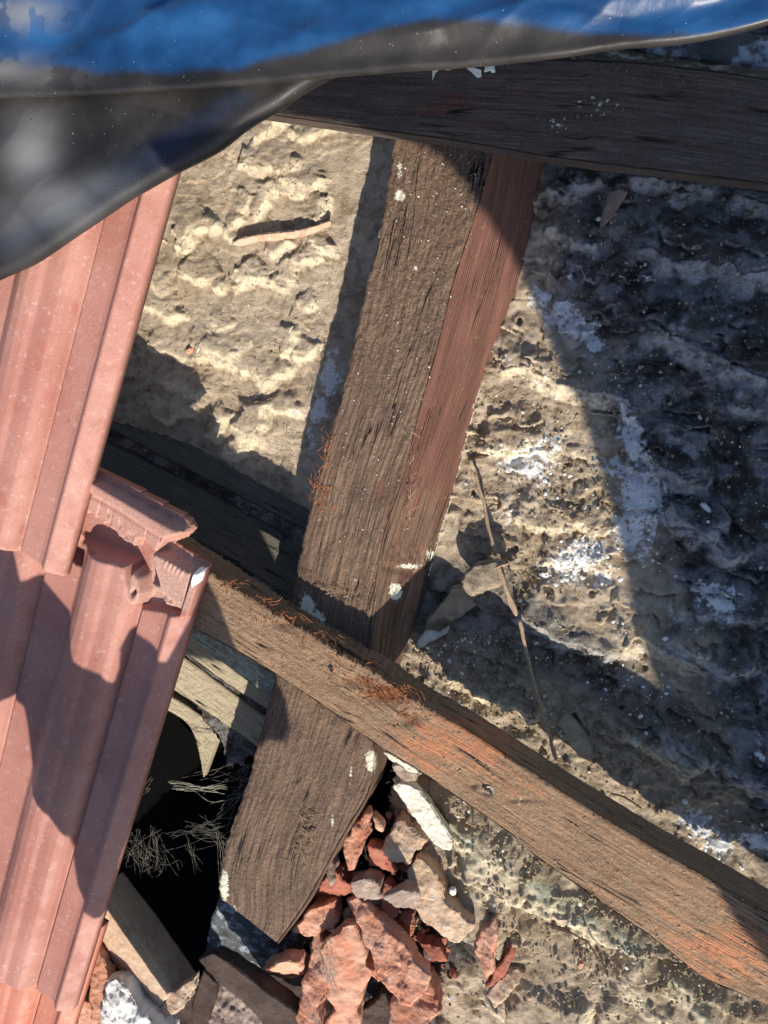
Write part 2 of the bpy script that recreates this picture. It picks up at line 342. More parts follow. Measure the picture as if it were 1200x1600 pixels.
# ------------------------------------------------------------------ mortar bed between the rafters
ST = 2.2
pxs = np.arange(-420, 1640, ST); pys = np.arange(-330, 1960, ST)
PX, PY = np.meshgrid(pxs, pys)
Z0 = -100.
WX, WY = atA(PX, PY, Z0)
jx = PX+7*fbm(WX/9, WY/9, 11, 3)+3*fbm(WX/2.5, WY/2.5, 12, 2)
jy = PY+7*fbm(WX/9, WY/9, 21, 3)+3*fbm(WX/2.5, WY/2.5, 22, 2)
H = 2.6*fbm(WX/60, WY/60, 31, 4)
rightbay = sstep(-60, 60, PX-(760-(PY-300)*.22))
H += rightbay*4.*fbm(WX/45, WY/45, 35, 4)
LIP = np.zeros_like(H)
DIRT_SHADE = .8*sstep(.12, .4, fbm(WX/26, WY/16, 51, 4)+.02)
lips = [  # (height mm, reach mm, points left to right, high ground above the line)
 (5, 16, [(395,218),(415,212),(432,200),(452,186)]), (4, 12, [(455,218),(480,216),(505,207),(530,196)]), (3, 10, [(440,226),(452,214),(460,205)]),
 (6, 22, [(372,250),(397,259),(435,266),(462,262),(478,252)]), (5, 16, [(392,338),(408,330),(420,310),(427,281)]),
 (6, 16, [(440,277),(455,285),(470,291),(494,289),(516,280)]), (4, 10, [(426,296),(445,300),(461,304),(476,296)]), (5, 14, [(500,350),(507,325),(512,302)]),
 (7, 20, [(272,385),(284,387),(297,384),(310,362),(326,356),(341,353),(349,340)]), (5, 12, [(272,355),(284,369),(294,371),(302,358),(306,344)]),
 (4, 14, [(238,384),(248,381),(259,374)]), (4, 10, [(350,358),(362,370),(376,372)]), (4, 9, [(358,352),(370,349),(384,340)]),
 (5, 12, [(418,398),(436,394),(450,384),(456,374)]), (6, 14, [(482,374),(500,380),(512,387),(524,383)]), (5, 12, [(454,406),(470,411),(490,404),(504,394)]),
 (6, 22, [(371,416),(381,428),(398,436),(416,436),(428,430)]), (5, 14, [(428,432),(440,445),(452,444),(455,425),(455,403)]),
 (6, 18, [(280,420),(308,434),(332,437),(345,447),(360,434)]), (5, 16, [(222,420),(234,436),(250,448),(276,452)]), (5, 14, [(366,452),(382,446),(396,436)]),
 (6, 20, [(215,470),(236,476),(258,486),(276,494),(292,486)]), (6, 18, [(322,530),(333,543),(350,552),(364,557),(374,542)]), (4, 10, [(374,541),(388,538),(400,530)]),
 (6, 16, [(436,552),(452,550),(458,530),(460,506)]), (5, 14, [(458,550),(474,554),(490,548),(498,530)]), (7, 30, [(300,560),(340,556),(378,572),(401,580),(421,596),(440,590)]),
 (5, 14, [(418,602),(432,588),(448,580),(456,565)]), (6, 14, [(418,622),(434,637),(456,641),(474,634)]), (8, 34, [(362,654),(378,667),(396,672),(411,658),(416,622)]),
 (5, 16, [(330,640),(346,652),(362,650),(368,640)]), (5, 12, [(320,678),(332,679),(342,672),(343,652)]), (6, 16, [(350,694),(364,704),(376,700),(384,688),(402,684),(424,698)]),
 (4, 20, [(230,540),(262,548),(300,560)]), (5, 20, [(250,600),(290,596),(310,612),(338,604)]), (5, 22, [(235,640),(262,652),(292,640),(318,652)]),
 (4, 14, [(465,470),(480,480),(500,474)]), (4, 14, [(330,500),(350,510),(375,500)]), (4, 12, [(372,330),(384,322),(396,300)]),
 # right bay
 (6, 14, [(856,294),(868,304),(886,306),(896,290)]), (6, 14, [(894,283),(917,292),(944,283)]), (8, 22, [(972,278),(1010,284),(1046,288),(1062,305),(1096,298),(1126,302)]),
 (9, 22, [(1140,298),(1177,320),(1202,326),(1280,345)]), (8, 20, [(845,362),(876,360),(895,372),(917,383),(942,383)]),
 (10, 34, [(980,380),(1019,395),(1054,409),(1076,411),(1136,417),(1152,426),(1180,431),(1204,424),(1290,440)]),
 (12, 44, [(994,496),(1037,518),(1077,531),(1107,547),(1130,562),(1162,578),(1205,589),(1300,600)]),
 (9, 26, [(770,574),(815,573),(850,586),(873,594),(908,608),(967,618),(992,636),(1008,664)]), (7, 20, [(1030,658),(1054,677),(1076,688),(1100,702)]),
 (10, 30, [(1008,694),(1037,726),(1078,743),(1116,746)]), (10, 16, [(1048,776),(1056,794),(1069,808),(1092,818),(1114,814),(1134,790)]),
 (10, 24, [(1086,818),(1104,830),(1121,849),(1139,866),(1160,842)]), (7, 30, [(1130,622),(1162,636),(1200,640),(1280,640)]),
 (9, 26, [(990,972),(1014,990),(1040,1006),(1083,1027),(1140,1057)]), (8, 18, [(1050,976),(1064,994),(1082,1006),(1114,1011)]),
 (8, 18, [(1104,1016),(1127,1030),(1159,1036),(1178,1024)]), (6, 18, [(1148,948),(1170,960),(1204,958),(1280,960)]),
 (10, 30, [(1045,1120),(1052,1144),(1064,1162),(1080,1177),(1103,1171)]), (11, 44, [(1048,1138),(1098,1162),(1142,1182),(1171,1198),(1204,1216),(1290,1260)]),
 (8, 26, [(968,1132),(1013,1154),(1050,1176),(1085,1210)]), (8, 24, [(690,1038),(722,1050),(752,1070),(815,1094),(852,1120)]),
 (7, 22, [(606,1060),(650,1072),(690,1092),(730,1120)]), (6, 30, [(840,870),(880,880),(920,872),(960,890)]), (7, 28, [(744,690),(790,700),(830,690),(880,712)]),
 (6, 24, [(800,800),(850,820),(900,812),(940,830)]), (6, 24, [(1060,940),(1090,955),(1120,950),(1150,975)]),
 (9, 34, [(800,936),(850,972),(905,998),(960,1008),(1002,994)]),
 # below the batten
 (11, 26, [(640,1205),(680,1240),(740,1290),(800,1325),(828,1345)]), (10, 20, [(818,1330),(880,1384),(940,1420),(980,1446),(1025,1470)]),
 (8, 16, [(1045,1484),(1080,1520),(1110,1548),(1130,1560)]), (9, 40, [(720,1330),(790,1360),(850,1380),(880,1400)]), (9, 60, [(770,1520),(800,1560),(850,1578),(900,1560),(918,1510)]),
 (7, 50, [(960,1470),(1010,1520),(1080,1570),(1160,1600)]), (7, 40, [(700,1400),(760,1440),(800,1450)]), (7, 40, [(920,1560),(980,1590),(1040,1590)]),
]
for hh, reach, pts in lips:
    pts = smooth_pts(pts, 4)
    xs = [p[0] for p in pts]; ys = [p[1] for p in pts]; pad = reach*2.0*1.6+20
    a0, a1 = np.searchsorted(pys, [min(ys)-pad, max(ys)+pad]); b0, b1 = np.searchsorted(pxs, [min(xs)-pad, max(xs)+pad])
    sl_ = (slice(a0, a1), slice(b0, b1))
    D_, S_, T_ = lined(pts, jx[sl_], jy[sl_])
    D_ = D_*.46
    hh = hh*(1.55 if sum(xs)/len(xs) < 600 else 1.8); reach = reach*1.25; vw = .7+.9*vn(WX[sl_]/12, WY[sl_]/12, 77)
    up = hh*np.exp(-(D_/(reach*.75))**1.6)*(1-.12*np.exp(-(D_/2.)**2)); dnn = hh*np.clip(1.08-D_/(hh*.62*vw), 0, 1)
    endt = sstep(0, .12, T_)*sstep(1, .88, T_)
    e = np.where(S_ > 0, up, dnn)*(.25+.75*endt)
    H[sl_] = np.maximum(H[sl_], 0.35*H[sl_]+e)
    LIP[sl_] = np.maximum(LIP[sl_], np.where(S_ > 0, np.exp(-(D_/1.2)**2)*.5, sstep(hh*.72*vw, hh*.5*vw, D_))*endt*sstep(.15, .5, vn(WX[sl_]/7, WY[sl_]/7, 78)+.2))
    DIRT_SHADE[sl_] = np.maximum(DIRT_SHADE[sl_]*(1-.8*np.where(S_ > 0, np.exp(-(D_/8)**2), 0)), np.where(S_ < 0, sstep(hh*.6, hh*.6+2, D_)*np.exp(-(D_/(9 if sum(xs)/len(xs) < 600 else 13))**2), 0)*endt)  # debris below the lips; wider in the right bay to paint undercut shade
# smaller scalloped ledges where trowelled lumps overlap
wx1, wy1, wid = worley(WX/26+.5*fbm(WX/20, WY/20, 62, 2), WY/26, 63)
sl_c = (-WY)/21+.9*fbm(WX/30, WY/22, 64, 3)+wid*2.3+.25*fbm(WX/8, WY/8, 66, 2)
sr_c = (-WY*.85-WX*.42)/30+1.1*fbm(WX/46, WY/34, 65, 3)+wid*.5+.2*fbm(WX/8, WY/8, 67, 2)
for s_c, amp, msk in ((sl_c, 1.5, 1-rightbay), (sr_c, 7.5, rightbay)):
    f_ = s_c-np.floor(s_c); saw = np.where(f_ < .90, f_/.90, (1-f_)/.10)
    br = sstep(.28, .6, vn(WX/15, WY/15, 68))*msk
    H += amp*br*(saw-.4); LIP = np.maximum(LIP, (.35+.3*rightbay)*br*(f_ > .9)*sstep(.3, .6, vn(WX/6, WY/6, 69))); DIRT_SHADE = np.maximum(DIRT_SHADE, br*sstep(.16, .02, f_)*.9)
# crumbly ground of the right bay and below the batten
crumb = rightbay*sstep(.0, .3, fbm(WX/30, WY/30, 71, 3)+.22)
zone = np.maximum(sstep(0, -40, polyd([(740,500),(850,560),(930,640),(960,760),(1000,900),(860,930),(720,880),(700,760)], PX, PY)),
                  sstep(0, -30, polyd([(600,1000),(700,960),(860,1040),(1100,1150),(1250,1400),(1250,1480),(700,1120)], PX, PY)))
smz = sstep(10, -20, polyd([(815,950),(840,905),(900,898),(950,915),(1000,985),(960,1010),(900,1000)], PX, PY)); zone = zone*(1-smz)
zone = np.maximum(zone, .28*sstep(0, -30, polyd([(600,1180),(1250,1560),(1300,1800),(640,1800),(740,1400)], PX, PY)))
crumb = np.maximum(crumb*.5, zone)
w1, w2, wi = worley(WX/5.5, WY/5.5, 81); v1, v2, vi = worley(WX/2.4, WY/2.4, 82)
H += crumb*(1.2*np.clip(.6-w1, 0, 1)*(wi > .6)+2.2*fbm(WX/10, WY/10, 83, 5, .6)-1.5*(ridged(WX/5, WY/5, 84, 3)-.5)-.5*(ridged(WX/2, WY/2, 85, 2)-.5))
DIRT_SHADE = np.maximum(DIRT_SHADE, .9*zone*sstep(-.2, .3, fbm(WX/9, WY/9, 52, 3)))
# general flaky clay texture
H += .35*fbm(WX/6, WY/6, 41, 4)+.22*fbm(WX/1.8, WY/1.8, 42, 3)
H += DIRT_SHADE*(.4*fbm(WX/2.4, WY/2.4, 43, 4)-.4*(ridged(WX/3, WY/3, 45, 2)-.5))
c1, c2, ci = worley(WX/15+.3*fbm(WX/9, WY/9, 5), WY/11, 44)
H += (1-.2*rightbay)*1.2*(ci-.5)*sstep(.02, .3, c2-c1)
# long undulations running down the right bay
H += rightbay*8*ridged((WX*.55+WY*.83)/55+.5*fbm(WX/50, WY/50, 6), (WX-WY)/240, 61, 3)-rightbay*4
# the bed below the batten comes up towards it
ramp_ = polyd([(590,1150),(1500,1700),(1500,2000),(560,2000),(590,1480)], PX, PY)
H += 26*sstep(20, -120, ramp_)
# heap hollow under the shards
H -= 16*sstep(20, -60, polyd([(560,1200),(640,1260),(760,1400),(830,1560),(800,1700),(360,1700),(430,1480)], PX, PY))
# smooth sandy slab seat, and the open hole
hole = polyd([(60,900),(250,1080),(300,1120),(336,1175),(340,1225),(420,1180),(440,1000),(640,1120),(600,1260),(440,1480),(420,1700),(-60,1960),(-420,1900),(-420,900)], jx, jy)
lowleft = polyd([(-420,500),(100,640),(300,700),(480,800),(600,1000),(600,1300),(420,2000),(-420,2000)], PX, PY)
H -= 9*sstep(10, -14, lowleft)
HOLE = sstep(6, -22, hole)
SOOT_SHADE = sstep(0, 90, (PX-(800+(PY-300)*.33))+60*fbm(WX/30, WY/30, 91, 3))*sstep(1500, 1300, PY+.0*PX)  # greyer mortar of the right bay, with its curved cast shadow painted in
SOOT_SHADE = np.maximum(SOOT_SHADE*.92, sstep(40, -50, lowleft)*.9)
SOOT_SHADE = np.maximum(SOOT_SHADE, sstep(0, -30, polyd([(620,880),(760,850),(1000,1020),(1250,1200),(1250,1300),(900,1090),(700,990),(600,1010)], PX, PY))*.75)  # darkened along the batten's cast shadow band
SOOT_SHADE = np.maximum(SOOT_SHADE, HOLE)
def blob(cx, cy, rx, ry, rot=0, s=1.):
    c, q = math.cos(rot), math.sin(rot); rx *= 1.2; ry *= 1.2; dx = jx-cx; dy = jy-cy
    return s*np.exp(-(((dx*c+dy*q)/rx)**2+((-dx*q+dy*c)/ry)**2))
CH = np.zeros_like(H)
for a in [(516,590,16,34,.15,.9),(498,640,12,28,.1,.8),(488,690,8,30,.1,.55),(990,690,16,55,-.3,.95),(1000,770,30,40,-.2,1.),(960,730,26,16,.2,.75),(985,830,36,40,0,.75),(1010,870,16,22,0,.5),
          (890,505,50,22,.5,.9),(850,470,24,14,.4,.7),(930,540,14,22,0,.7),(830,720,46,30,-.3,.75),(870,690,24,14,0,.6),(905,870,46,22,-.3,.9),(890,900,20,12,0,.6),(940,900,24,24,0,.6),
          (1125,935,22,26,.3,.8),(1095,920,30,16,.4,.6),(1060,960,30,10,.6,.55),(1085,1285,36,18,.6,.75),(1120,1320,30,16,.6,.8),(1180,1310,30,20,.3,.7),(640,1195,26,10,.7,.7),(990,1030,10,8,0,.4),
          (1180,1150,8,26,-.2,.5),(790,810,26,20,0,.45),(470,650,26,12,.3,.45),(925,1290,8,8,0,.6),(700,1545,20,12,0,.35),(960,1570,30,18,0,.45),(890,640,10,8,0,.3),(1000,440,60,16,.3,.3),(900,430,40,24,0,.3),(850,600,24,8,.3,.5),(790,560,12,20,.2,.5)]:
    CH = np.maximum(CH, blob(*a))
GR = np.zeros_like(H)
for a in [(360,1012,50,14,.6,1.),(310,985,30,14,.6,.8),(740,1285,46,12,.6,1.),(800,1320,30,10,.6,.8),(850,1355,40,13,.6,1.1),(910,1395,44,12,.6,1.),(980,1440,50,12,.55,1.),(1090,1530,40,12,.7,.9),(1060,1505,30,10,.7,.7),(820,1118,18,10,.5,.8),(875,1140,26,8,.8,1.),(780,1100,24,8,.4,.5)]:
    GR = np.maximum(GR, blob(*a))
Z = Z0+H*(1-HOLE)-HOLE*300
# the bed dips under the rafter
heap = sstep(20, -30, polyd([(575,1230),(640,1290),(690,1350),(750,1430),(760,1490),(690,1520),(690,1650),(380,1650),(420,1500),(500,1400)], PX, PY)); SOOT_SHADE = np.maximum(SOOT_SHADE, .9*heap); DIRT_SHADE = np.maximum(DIRT_SHADE, heap)  # shade in the gaps between shards painted onto the bed
SOOT_SHADE = np.where(hole < 8, 2.2, SOOT_SHADE)  # open hole blackened by colour to look deep
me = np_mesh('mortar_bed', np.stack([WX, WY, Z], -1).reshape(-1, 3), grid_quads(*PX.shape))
for nm, a in (('lip', LIP*(1-.35*np.minimum(SOOT_SHADE, 1))), ('dirt_shade', DIRT_SHADE), ('soot_shade', SOOT_SHADE), ('chalk', CH), ('green', GR)): attr(me, nm, a)
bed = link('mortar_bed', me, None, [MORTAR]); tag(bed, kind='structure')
def bed_z(px, py):
    i = int((py-pys[0])/ST); j = int((px-pxs[0])/ST)
    return float(Z[max(0, min(Z.shape[0]-1, i)), max(0, min(Z.shape[1]-1, j))])

# ------------------------------------------------------------------ rafter
def interp_st(S, n):
    S = np.array(S, float); t = np.linspace(0, len(S)-1, n); out = []
    for c in range(S.shape[1]):
        p = [tuple([k, S[k, c]]) for k in range(len(S))]
        sp = np.array(smooth_pts(p, 24)); out.append(np.interp(t, sp[:, 0], sp[:, 1]))
    return np.stack(out, 1)
ST_R = [(700,-200,872,-200,930,-200,-100),(668,-60,840,-60,905,-60,-100),(645,80,800,120,885,100,-100),(616,220,768,250,856,245,-100),(600,320,742,340,828,380,-100),(575,432,708,445,806,465,-100),
 (552,537,682,550,775,550,-100),(523,650,655,645,740,650,-100),(493,760,632,741,714,750,-100),(469,860,600,837,682,855,-98),(455,930,588,905,662,930,-95),(440,1000,580,985,640,990,-90),
 (428,1060,580,1080,618,1060,-85),(405,1150,585,1165,600,1150,-80),(385,1225,577,1235,586,1225,-80),(362,1290,540,1300,548,1300,-80),(346,1345,508,1358,514,1358,-80),(341,1385,478,1412,484,1412,-80),(344,1402,434,1474,438,1476,-80)]
def rafter():
    n = 560; S = interp_st(ST_R, n)
    rows = []; G = []; C = []; R = []
    Sa = np.linspace(0, 1, n)
    L = [at(S[i, 0], S[i, 1], -30) for i in range(n)]
    A = [at(S[i, 2], S[i, 3], -30-2) for i in range(n)]
    B = [at(S[i, 4], S[i, 5], S[i, 6]) for i in range(n)]
    run = np.concatenate([[0], np.cumsum([np.linalg.norm(L[i+1]-L[i]) for i in range(n-1)])])
    prof = []
    for i in range(n):
        ll, aa, bb = L[i], A[i], B[i]; row = []
        lb = ll.copy(); lb[2] = -118; bb2 = bb.copy(); bb2[2] = -125
        for k in range(10): row.append((lb+(ll-lb)*k/10, 0, k/10.))
        for k in range(110): row.append((ll+(aa-ll)*k/110, 1, k/110.))
        for k in range(90): row.append((aa+(bb-aa)*k/90, 2, k/90.))
        for k in range(6): row.append((bb+(bb2-bb)*k/5, 3, k/5.))
        prof.append(row)
    c = len(prof[0])
    V = np.array([[p[0] for p in r] for r in prof]); face = np.array([[p[1] for p in r] for r in prof]); fr = np.array([[p[2] for p in r] for r in prof])
    d = np.linalg.norm(np.diff(V, axis=1), axis=2); ac = np.concatenate([np.zeros((n, 1)), np.cumsum(d, 1)], 1)
    al = np.repeat(run[:, None], c, 1)
    px, py = to_px(V[:, :, 0], V[:, :, 1], V[:, :, 2])
    top = (face == 1)*1.; side = (face == 2)*1.
    # relief: pitted and crumbly near the top end, combed into ridges lower down
    lowr = sstep(520, 700, py)
    rid = ridged(al/70+.2, ac/2.6+1.2*fbm(al/60, ac/20, 1, 2), 3, 2)
    pit = fbm(al/5, ac/2.4, 4, 3)
    h = top*((1-lowr)*1.1*pit+lowr*(.8*(rid-.6)*(.4+1.2*vn(al/30, ac/9, 17))+.5*pit)+.8*fbm(al/25, ac/8, 8, 3))
    h += side*.4*(ridged(al/200, ac/2.1, 13, 1)-.5)+side*.4*fbm(al/20, ac/4, 9, 3)
    # rounded worn arrises
    edge = np.where(face == 1, np.minimum(fr, 1-fr)*70, 99)
    h -= 2.2*np.exp(-(edge/1.6)**2)*(1+.8*fbm(al/6, ac/6, 5, 3))
    # ragged left edge
    rag = (face <= 1)*np.exp(-(np.where(face == 1, fr*70, 0)/3.)**2)
    V[:, :, 0] += rag*(1.2*fbm(al/22, ac/30, 6, 3)+.7*fbm(al/4, ac/30, 7, 3))
    # sunken hollow and a crack near the foot of the flat end
    h -= top*2.5*np.exp(-((px-532)/26)**2-((py-928)/7)**2)
    h -= (top+side)*2.2*np.exp(-((py-885-.25*(px-600))/6)**2)*(px > 598)
    h += side*3.*np.exp(-((py-868)/20)**2)*(px > 610)*fbm(al/6, ac/6, 15, 3)
    nx = np.where(face == 2, .45, 0); nz = np.where(face == 2, .85, np.where(face == 1, 1, 0)); nx = np.where(face == 0, -1, nx)
    V[:, :, 2] += h*nz; V[:, :, 0] += h*nx*.6
    Q = grid_quads(n, c)[:, ::-1]
    # end cap
    V = V.reshape(-1, 3); b = (n-1)*c
    cen = V[b:b+c].mean(0); V = np.vstack([V, cen]); ci = len(V)-1
    me = np_mesh('rafter', V, Q)
    bm = bmesh.new(); bm.from_mesh(me); bm.verts.ensure_lookup_table()
    for k in range(c-1): bm.faces.new((bm.verts[b+k], bm.verts[b+k+1], bm.verts[ci]))
    bm.to_mesh(me); bm.free()
    gv = np.stack([al/1000, ac/1000, 0*al], -1).reshape(-1, 3); gv = np.vstack([gv, [0, 0, 0]])
    vattr(me, 'grain', gv)
    red = side*(.95-.35*sstep(700, 850, py))+top*(.45*np.exp(-((px-600+.35*(py-800)*0)/14)**2)*sstep(720, 760, py)*sstep(900, 860, py))
    red = red+top*.22*sstep(600, 750, py)*sstep(1000, 900, py)
    def bl(cx, cy, rx, ry, s): return s*np.exp(-((px-cx)/rx)**2-((py-cy)/ry)**2)
    ch = np.zeros_like(px)
    for q in [(480,950,14,26,1.),(495,965,16,12,1.),(618,925,12,18,1.),(640,885,26,7,.75),(672,868,8,10,.9),(625,305,12,14,.8),(625,265,8,22,.6),(648,420,6,8,.7),(350,1385,9,30,1.),(365,1420,12,14,.6),
              (603,1250,6,6,.6),(519,1283,4,12,.7),(548,1205,5,14,.6),(545,1225,14,4,.5),(580,1190,12,22,.9),(430,1440,10,30,.35),(590,360,6,30,.55),(575,440,6,40,.5)]: ch = np.maximum(ch, bl(*q))
    crm = np.clip(top*(1.-.75*lowr)+side*.12+.5*sstep(1000, 1100, py)*top+.5*top*np.exp(-((py-930)/40)**2), 0, 1); attr(me, 'crum', np.append(crm.ravel(), 0)); attr(me, 'red', np.append(red.ravel(), 0)); ch = np.maximum(ch, .62*((face == 2)*sstep(.93, .99, fr)+(face == 3))*(py < 900)); attr(me, 'chalk', np.append(ch.ravel(), 0))
    return link('rafter', me, None, [W_RAFTER])
raf = rafter()
tag(raf, 'thick weathered grey-brown rafter with a red right side, running down to a cut tail', 'rafter')

# ------------------------------------------------------------------ bars (beam, batten, laths) from two edges
def bar(name, up, lo, z, th, mat, parent=None, nL=300, nW=60, rough=1., zfun=None, redf=None, chf=None, crf=None, edge_r=1.2, ragu=0., side=10):
    """up / lo : the picture's upper and lower edge lines of the top face, top at level z, thickness th (mm)"""
    U = np.array(smooth_pts(up, 10)); Lo = np.array(smooth_pts(lo, 10))
    def res(Q, n):
        W = np.array([at(q[0], q[1], z)[:2] for q in Q]); s = np.concatenate([[0], np.cumsum(np.linalg.norm(np.diff(W, axis=0), axis=1))]); t = np.linspace(0, s[-1], n)
        return np.stack([np.interp(t, s, W[:, 0]), np.interp(t, s, W[:, 1])], 1), t
    a, ta = res(U, nL); b, _ = res(Lo, nL)
    t = np.concatenate([np.zeros(side), np.linspace(0, 1, nW), np.ones(side)])
    dz = np.concatenate([np.linspace(-th, -.3, side), np.zeros(nW), np.linspace(-.3, -th, side)])
    X = a[:, None, 0]*(1-t)+b[:, None, 0]*t; Y = a[:, None, 1]*(1-t)+b[:, None, 1]*t
    wd = np.linalg.norm(a-b, axis=1)[:, None]
    al = np.repeat(ta[:, None], X.shape[1], 1); ac = wd*t+dz*(t > .5)*-1+dz*(t < .5)
    istop = np.concatenate([np.zeros(side), np.ones(nW), np.zeros(side)])
    Zz = z+dz+0*X
    px, py = to_px(X, Y, Zz)
    e = np.minimum(t, 1-t)*wd
    Zz = Zz+istop*rough*(.35*(ridged(al/90, ac/3.4+fbm(al/60, ac/20, 1, 2), 3, 2)-.5)+.6*fbm(al/12, ac/6, 4, 4)) - istop*edge_r*1.3*np.exp(-(e/edge_r)**2)
    if zfun is not None: Zz = Zz+zfun(px, py, al, ac, istop)
    if ragu:
        rg = np.exp(-(t*wd/3.)**2)*ragu*(.15+sstep(760, 600, px)); X = X+rg*fbm(al/4, ac/30, 6, 4)*.6; Y = Y+rg*(fbm(al/9, ac/30, 7, 5, .7)+.8*fbm(al/1.3, dz/5, 17, 3))
    X = X+(1-istop)*rough*.3*fbm(al/10, dz/6, 8, 3); Y = Y+(1-istop)*rough*.3*fbm(al/10, dz/6, 9, 3)
    V = np.stack([X, Y, Zz], -1); r, c = X.shape
    me = np_mesh(name, V.reshape(-1, 3), grid_quads(r, c)); 
    bm = bmesh.new(); bm.from_mesh(me); bm.verts.ensure_lookup_table()
    try:
        bm.faces.new([bm.verts[k] for k in range(c)]); bm.faces.new([bm.verts[(r-1)*c+k] for k in range(c-1, -1, -1)])
    except Exception: pass
    bm.to_mesh(me); bm.free()
    vattr(me, 'grain', np.stack([al/1000, ac/1000, dz/1000+0*al], -1).reshape(-1, 3))
    attr(me, 'crum', (crf(px, py) if crf else .5+0*px))
    attr(me, 'red', (redf(px, py) if redf else 0*px)); attr(me, 'chalk', (chf(px, py) if chf else 0*px))
    return link(name, me, parent, [mat])
def sumb(px, py, L):
    r = 0*px
    for (cx, cy, rx, ry, s) in L: r = np.maximum(r, s*np.exp(-((px-cx)/rx)**2-((py-cy)/ry)**2))
    return r
bat = empty('batten', P(700, 1180, 0)); tag(bat, 'dusty reddish-brown batten crossing from the tiles down to the lower right corner', 'batten')
BU = [(180,795),(250,842),(320,888),(400,940),(475,985),(535,1022),(585,1050),(650,1096),(710,1130),(800,1187),(890,1245),(1020,1325),(1100,1370),(1200,1428),(1340,1510)]
BL = [(150,880),(230,935),(290,975),(388,1028),(436,1058),(500,1100),(590,1165),(650,1202),(720,1250),(800,1305),(820,1325),(960,1425),(1025,1470),(1100,1528),(1190,1568),(1340,1652)]
def keep_parent(o, par): o.parent = par; o.matrix_parent_inverse = par.matrix_world.inverted()
def setp(o, par):
    bpy.context.view_layer.update(); o.parent = par; o.matrix_parent_inverse = Matrix.Translation(par.location).inverted(); return o
def bz(px, py, al, ac, top):
    c = sstep(560, 640, px)*sstep(1010, 820, px)*0+1
    h = top*1.0*sstep(.1, .5, fbm(al/14, ac/9, 21, 4)+.1)*sstep(700, 850, px)*fbm(al/2.2, ac/2.2, 22, 3)
    for cx, cy, rx, ry, d in [(600,1085,34,12,-5),(560,1065,24,8,-3),(762,1236,7,6,-5),(740,1228,6,5,-3),(640,1125,16,10,-4),(440,975,20,8,-2.5),(815,1250,22,4,-2)]:
        h = h+top*d*np.exp(-((px-cx)/rx)**2-((py-cy)/ry)**2)
    return h
bt = bar('timber', BU, BL, 0, 33, W_BATTEN, nL=900, nW=90, zfun=bz, ragu=2.2, crf=lambda x, y: .75-.45*sumb(x, y, [(1150,1490,120,80,1.),(680,1160,120,50,.7)]),
         redf=lambda x, y: .25+sumb(x, y, [(710,1160,130,60,.62),(1130,1480,130,75,.55),(610,1090,60,20,.45),(820,1230,80,50,.32),(480,1030,60,20,.2)]),
         chf=lambda x, y: sumb(x, y, [(765,1236,10,8,.8),(812,1252,6,12,.6),(655,1112,10,6,.5),(330,900,20,14,.35),(350,935,30,20,.4)]))
setp(bt, bat)

BU2 = [(380,75),(500,82),(700,88),(900,92),(980,95),(1100,108),(1200,122),(1340,142)]
BL2 = [(360,170),(430,180),(560,199),(720,221),(860,245),(1000,263),(1200,287),(1340,303)]
beam = bar('beam', BU2, BL2, -4, 22, W_BEAM, nL=700, nW=110, rough=.8,
           redf=lambda x, y: sumb(x, y, [(740,165,190,80,.55),(640,160,80,50,.35)]),
           chf=lambda x, y: sumb(x, y, [(930,165,80,50,.42),(870,195,60,30,.45),(1060,120,90,40,.33),(620,165,30,20,.3),(1100,200,120,50,.22)]))
tag(beam, 'dark sooty beam running across the top under the plastic sheet', 'beam')
bar2 = bar('beam', [(940,20),(1060,40),(1200,52),(1340,60)], [(900,60),(1040,88),(1200,108),(1340,126)], -40, 40, BLUEB, nL=200, nW=40)
tag(bar2, 'sooty black timber behind the dark beam at the upper right corner', 'beam')

# laths of the left bay
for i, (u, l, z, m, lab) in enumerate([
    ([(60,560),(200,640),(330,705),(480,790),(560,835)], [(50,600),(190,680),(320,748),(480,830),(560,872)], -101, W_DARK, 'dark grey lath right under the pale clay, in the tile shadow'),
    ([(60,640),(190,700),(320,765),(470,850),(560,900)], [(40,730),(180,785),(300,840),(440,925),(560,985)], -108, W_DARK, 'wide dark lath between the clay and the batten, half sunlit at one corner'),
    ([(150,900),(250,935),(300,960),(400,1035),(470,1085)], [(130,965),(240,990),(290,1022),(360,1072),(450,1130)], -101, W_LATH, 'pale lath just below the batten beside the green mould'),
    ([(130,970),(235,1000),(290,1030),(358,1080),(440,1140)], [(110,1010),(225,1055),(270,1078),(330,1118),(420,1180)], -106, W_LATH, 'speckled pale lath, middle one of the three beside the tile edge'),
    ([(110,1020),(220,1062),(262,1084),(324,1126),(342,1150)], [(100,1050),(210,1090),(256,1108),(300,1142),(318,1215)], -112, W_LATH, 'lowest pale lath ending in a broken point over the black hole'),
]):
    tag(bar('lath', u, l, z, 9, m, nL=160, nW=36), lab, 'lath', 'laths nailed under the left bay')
lb = bar('mortar_strip', [(200,905),(290,958),(330,985),(392,1030),(440,1062)], [(190,935),(272,985),(330,1022),(384,1062),(430,1092)], -70, 34, MORTAR, nL=160, nW=30, rough=2.5)
n_ = len(lb.data.vertices); attr(lb.data, 'green', np.full(n_, 1.)); 
for k_ in ('lip', 'dirt_shade', 'soot_shade'): attr(lb.data, k_, np.full(n_, .3 if k_ != 'soot_shade' else .45))
tag(lb, 'green mouldy strip of mortar along the lower edge of the batten beside the tile', 'mortar strip')

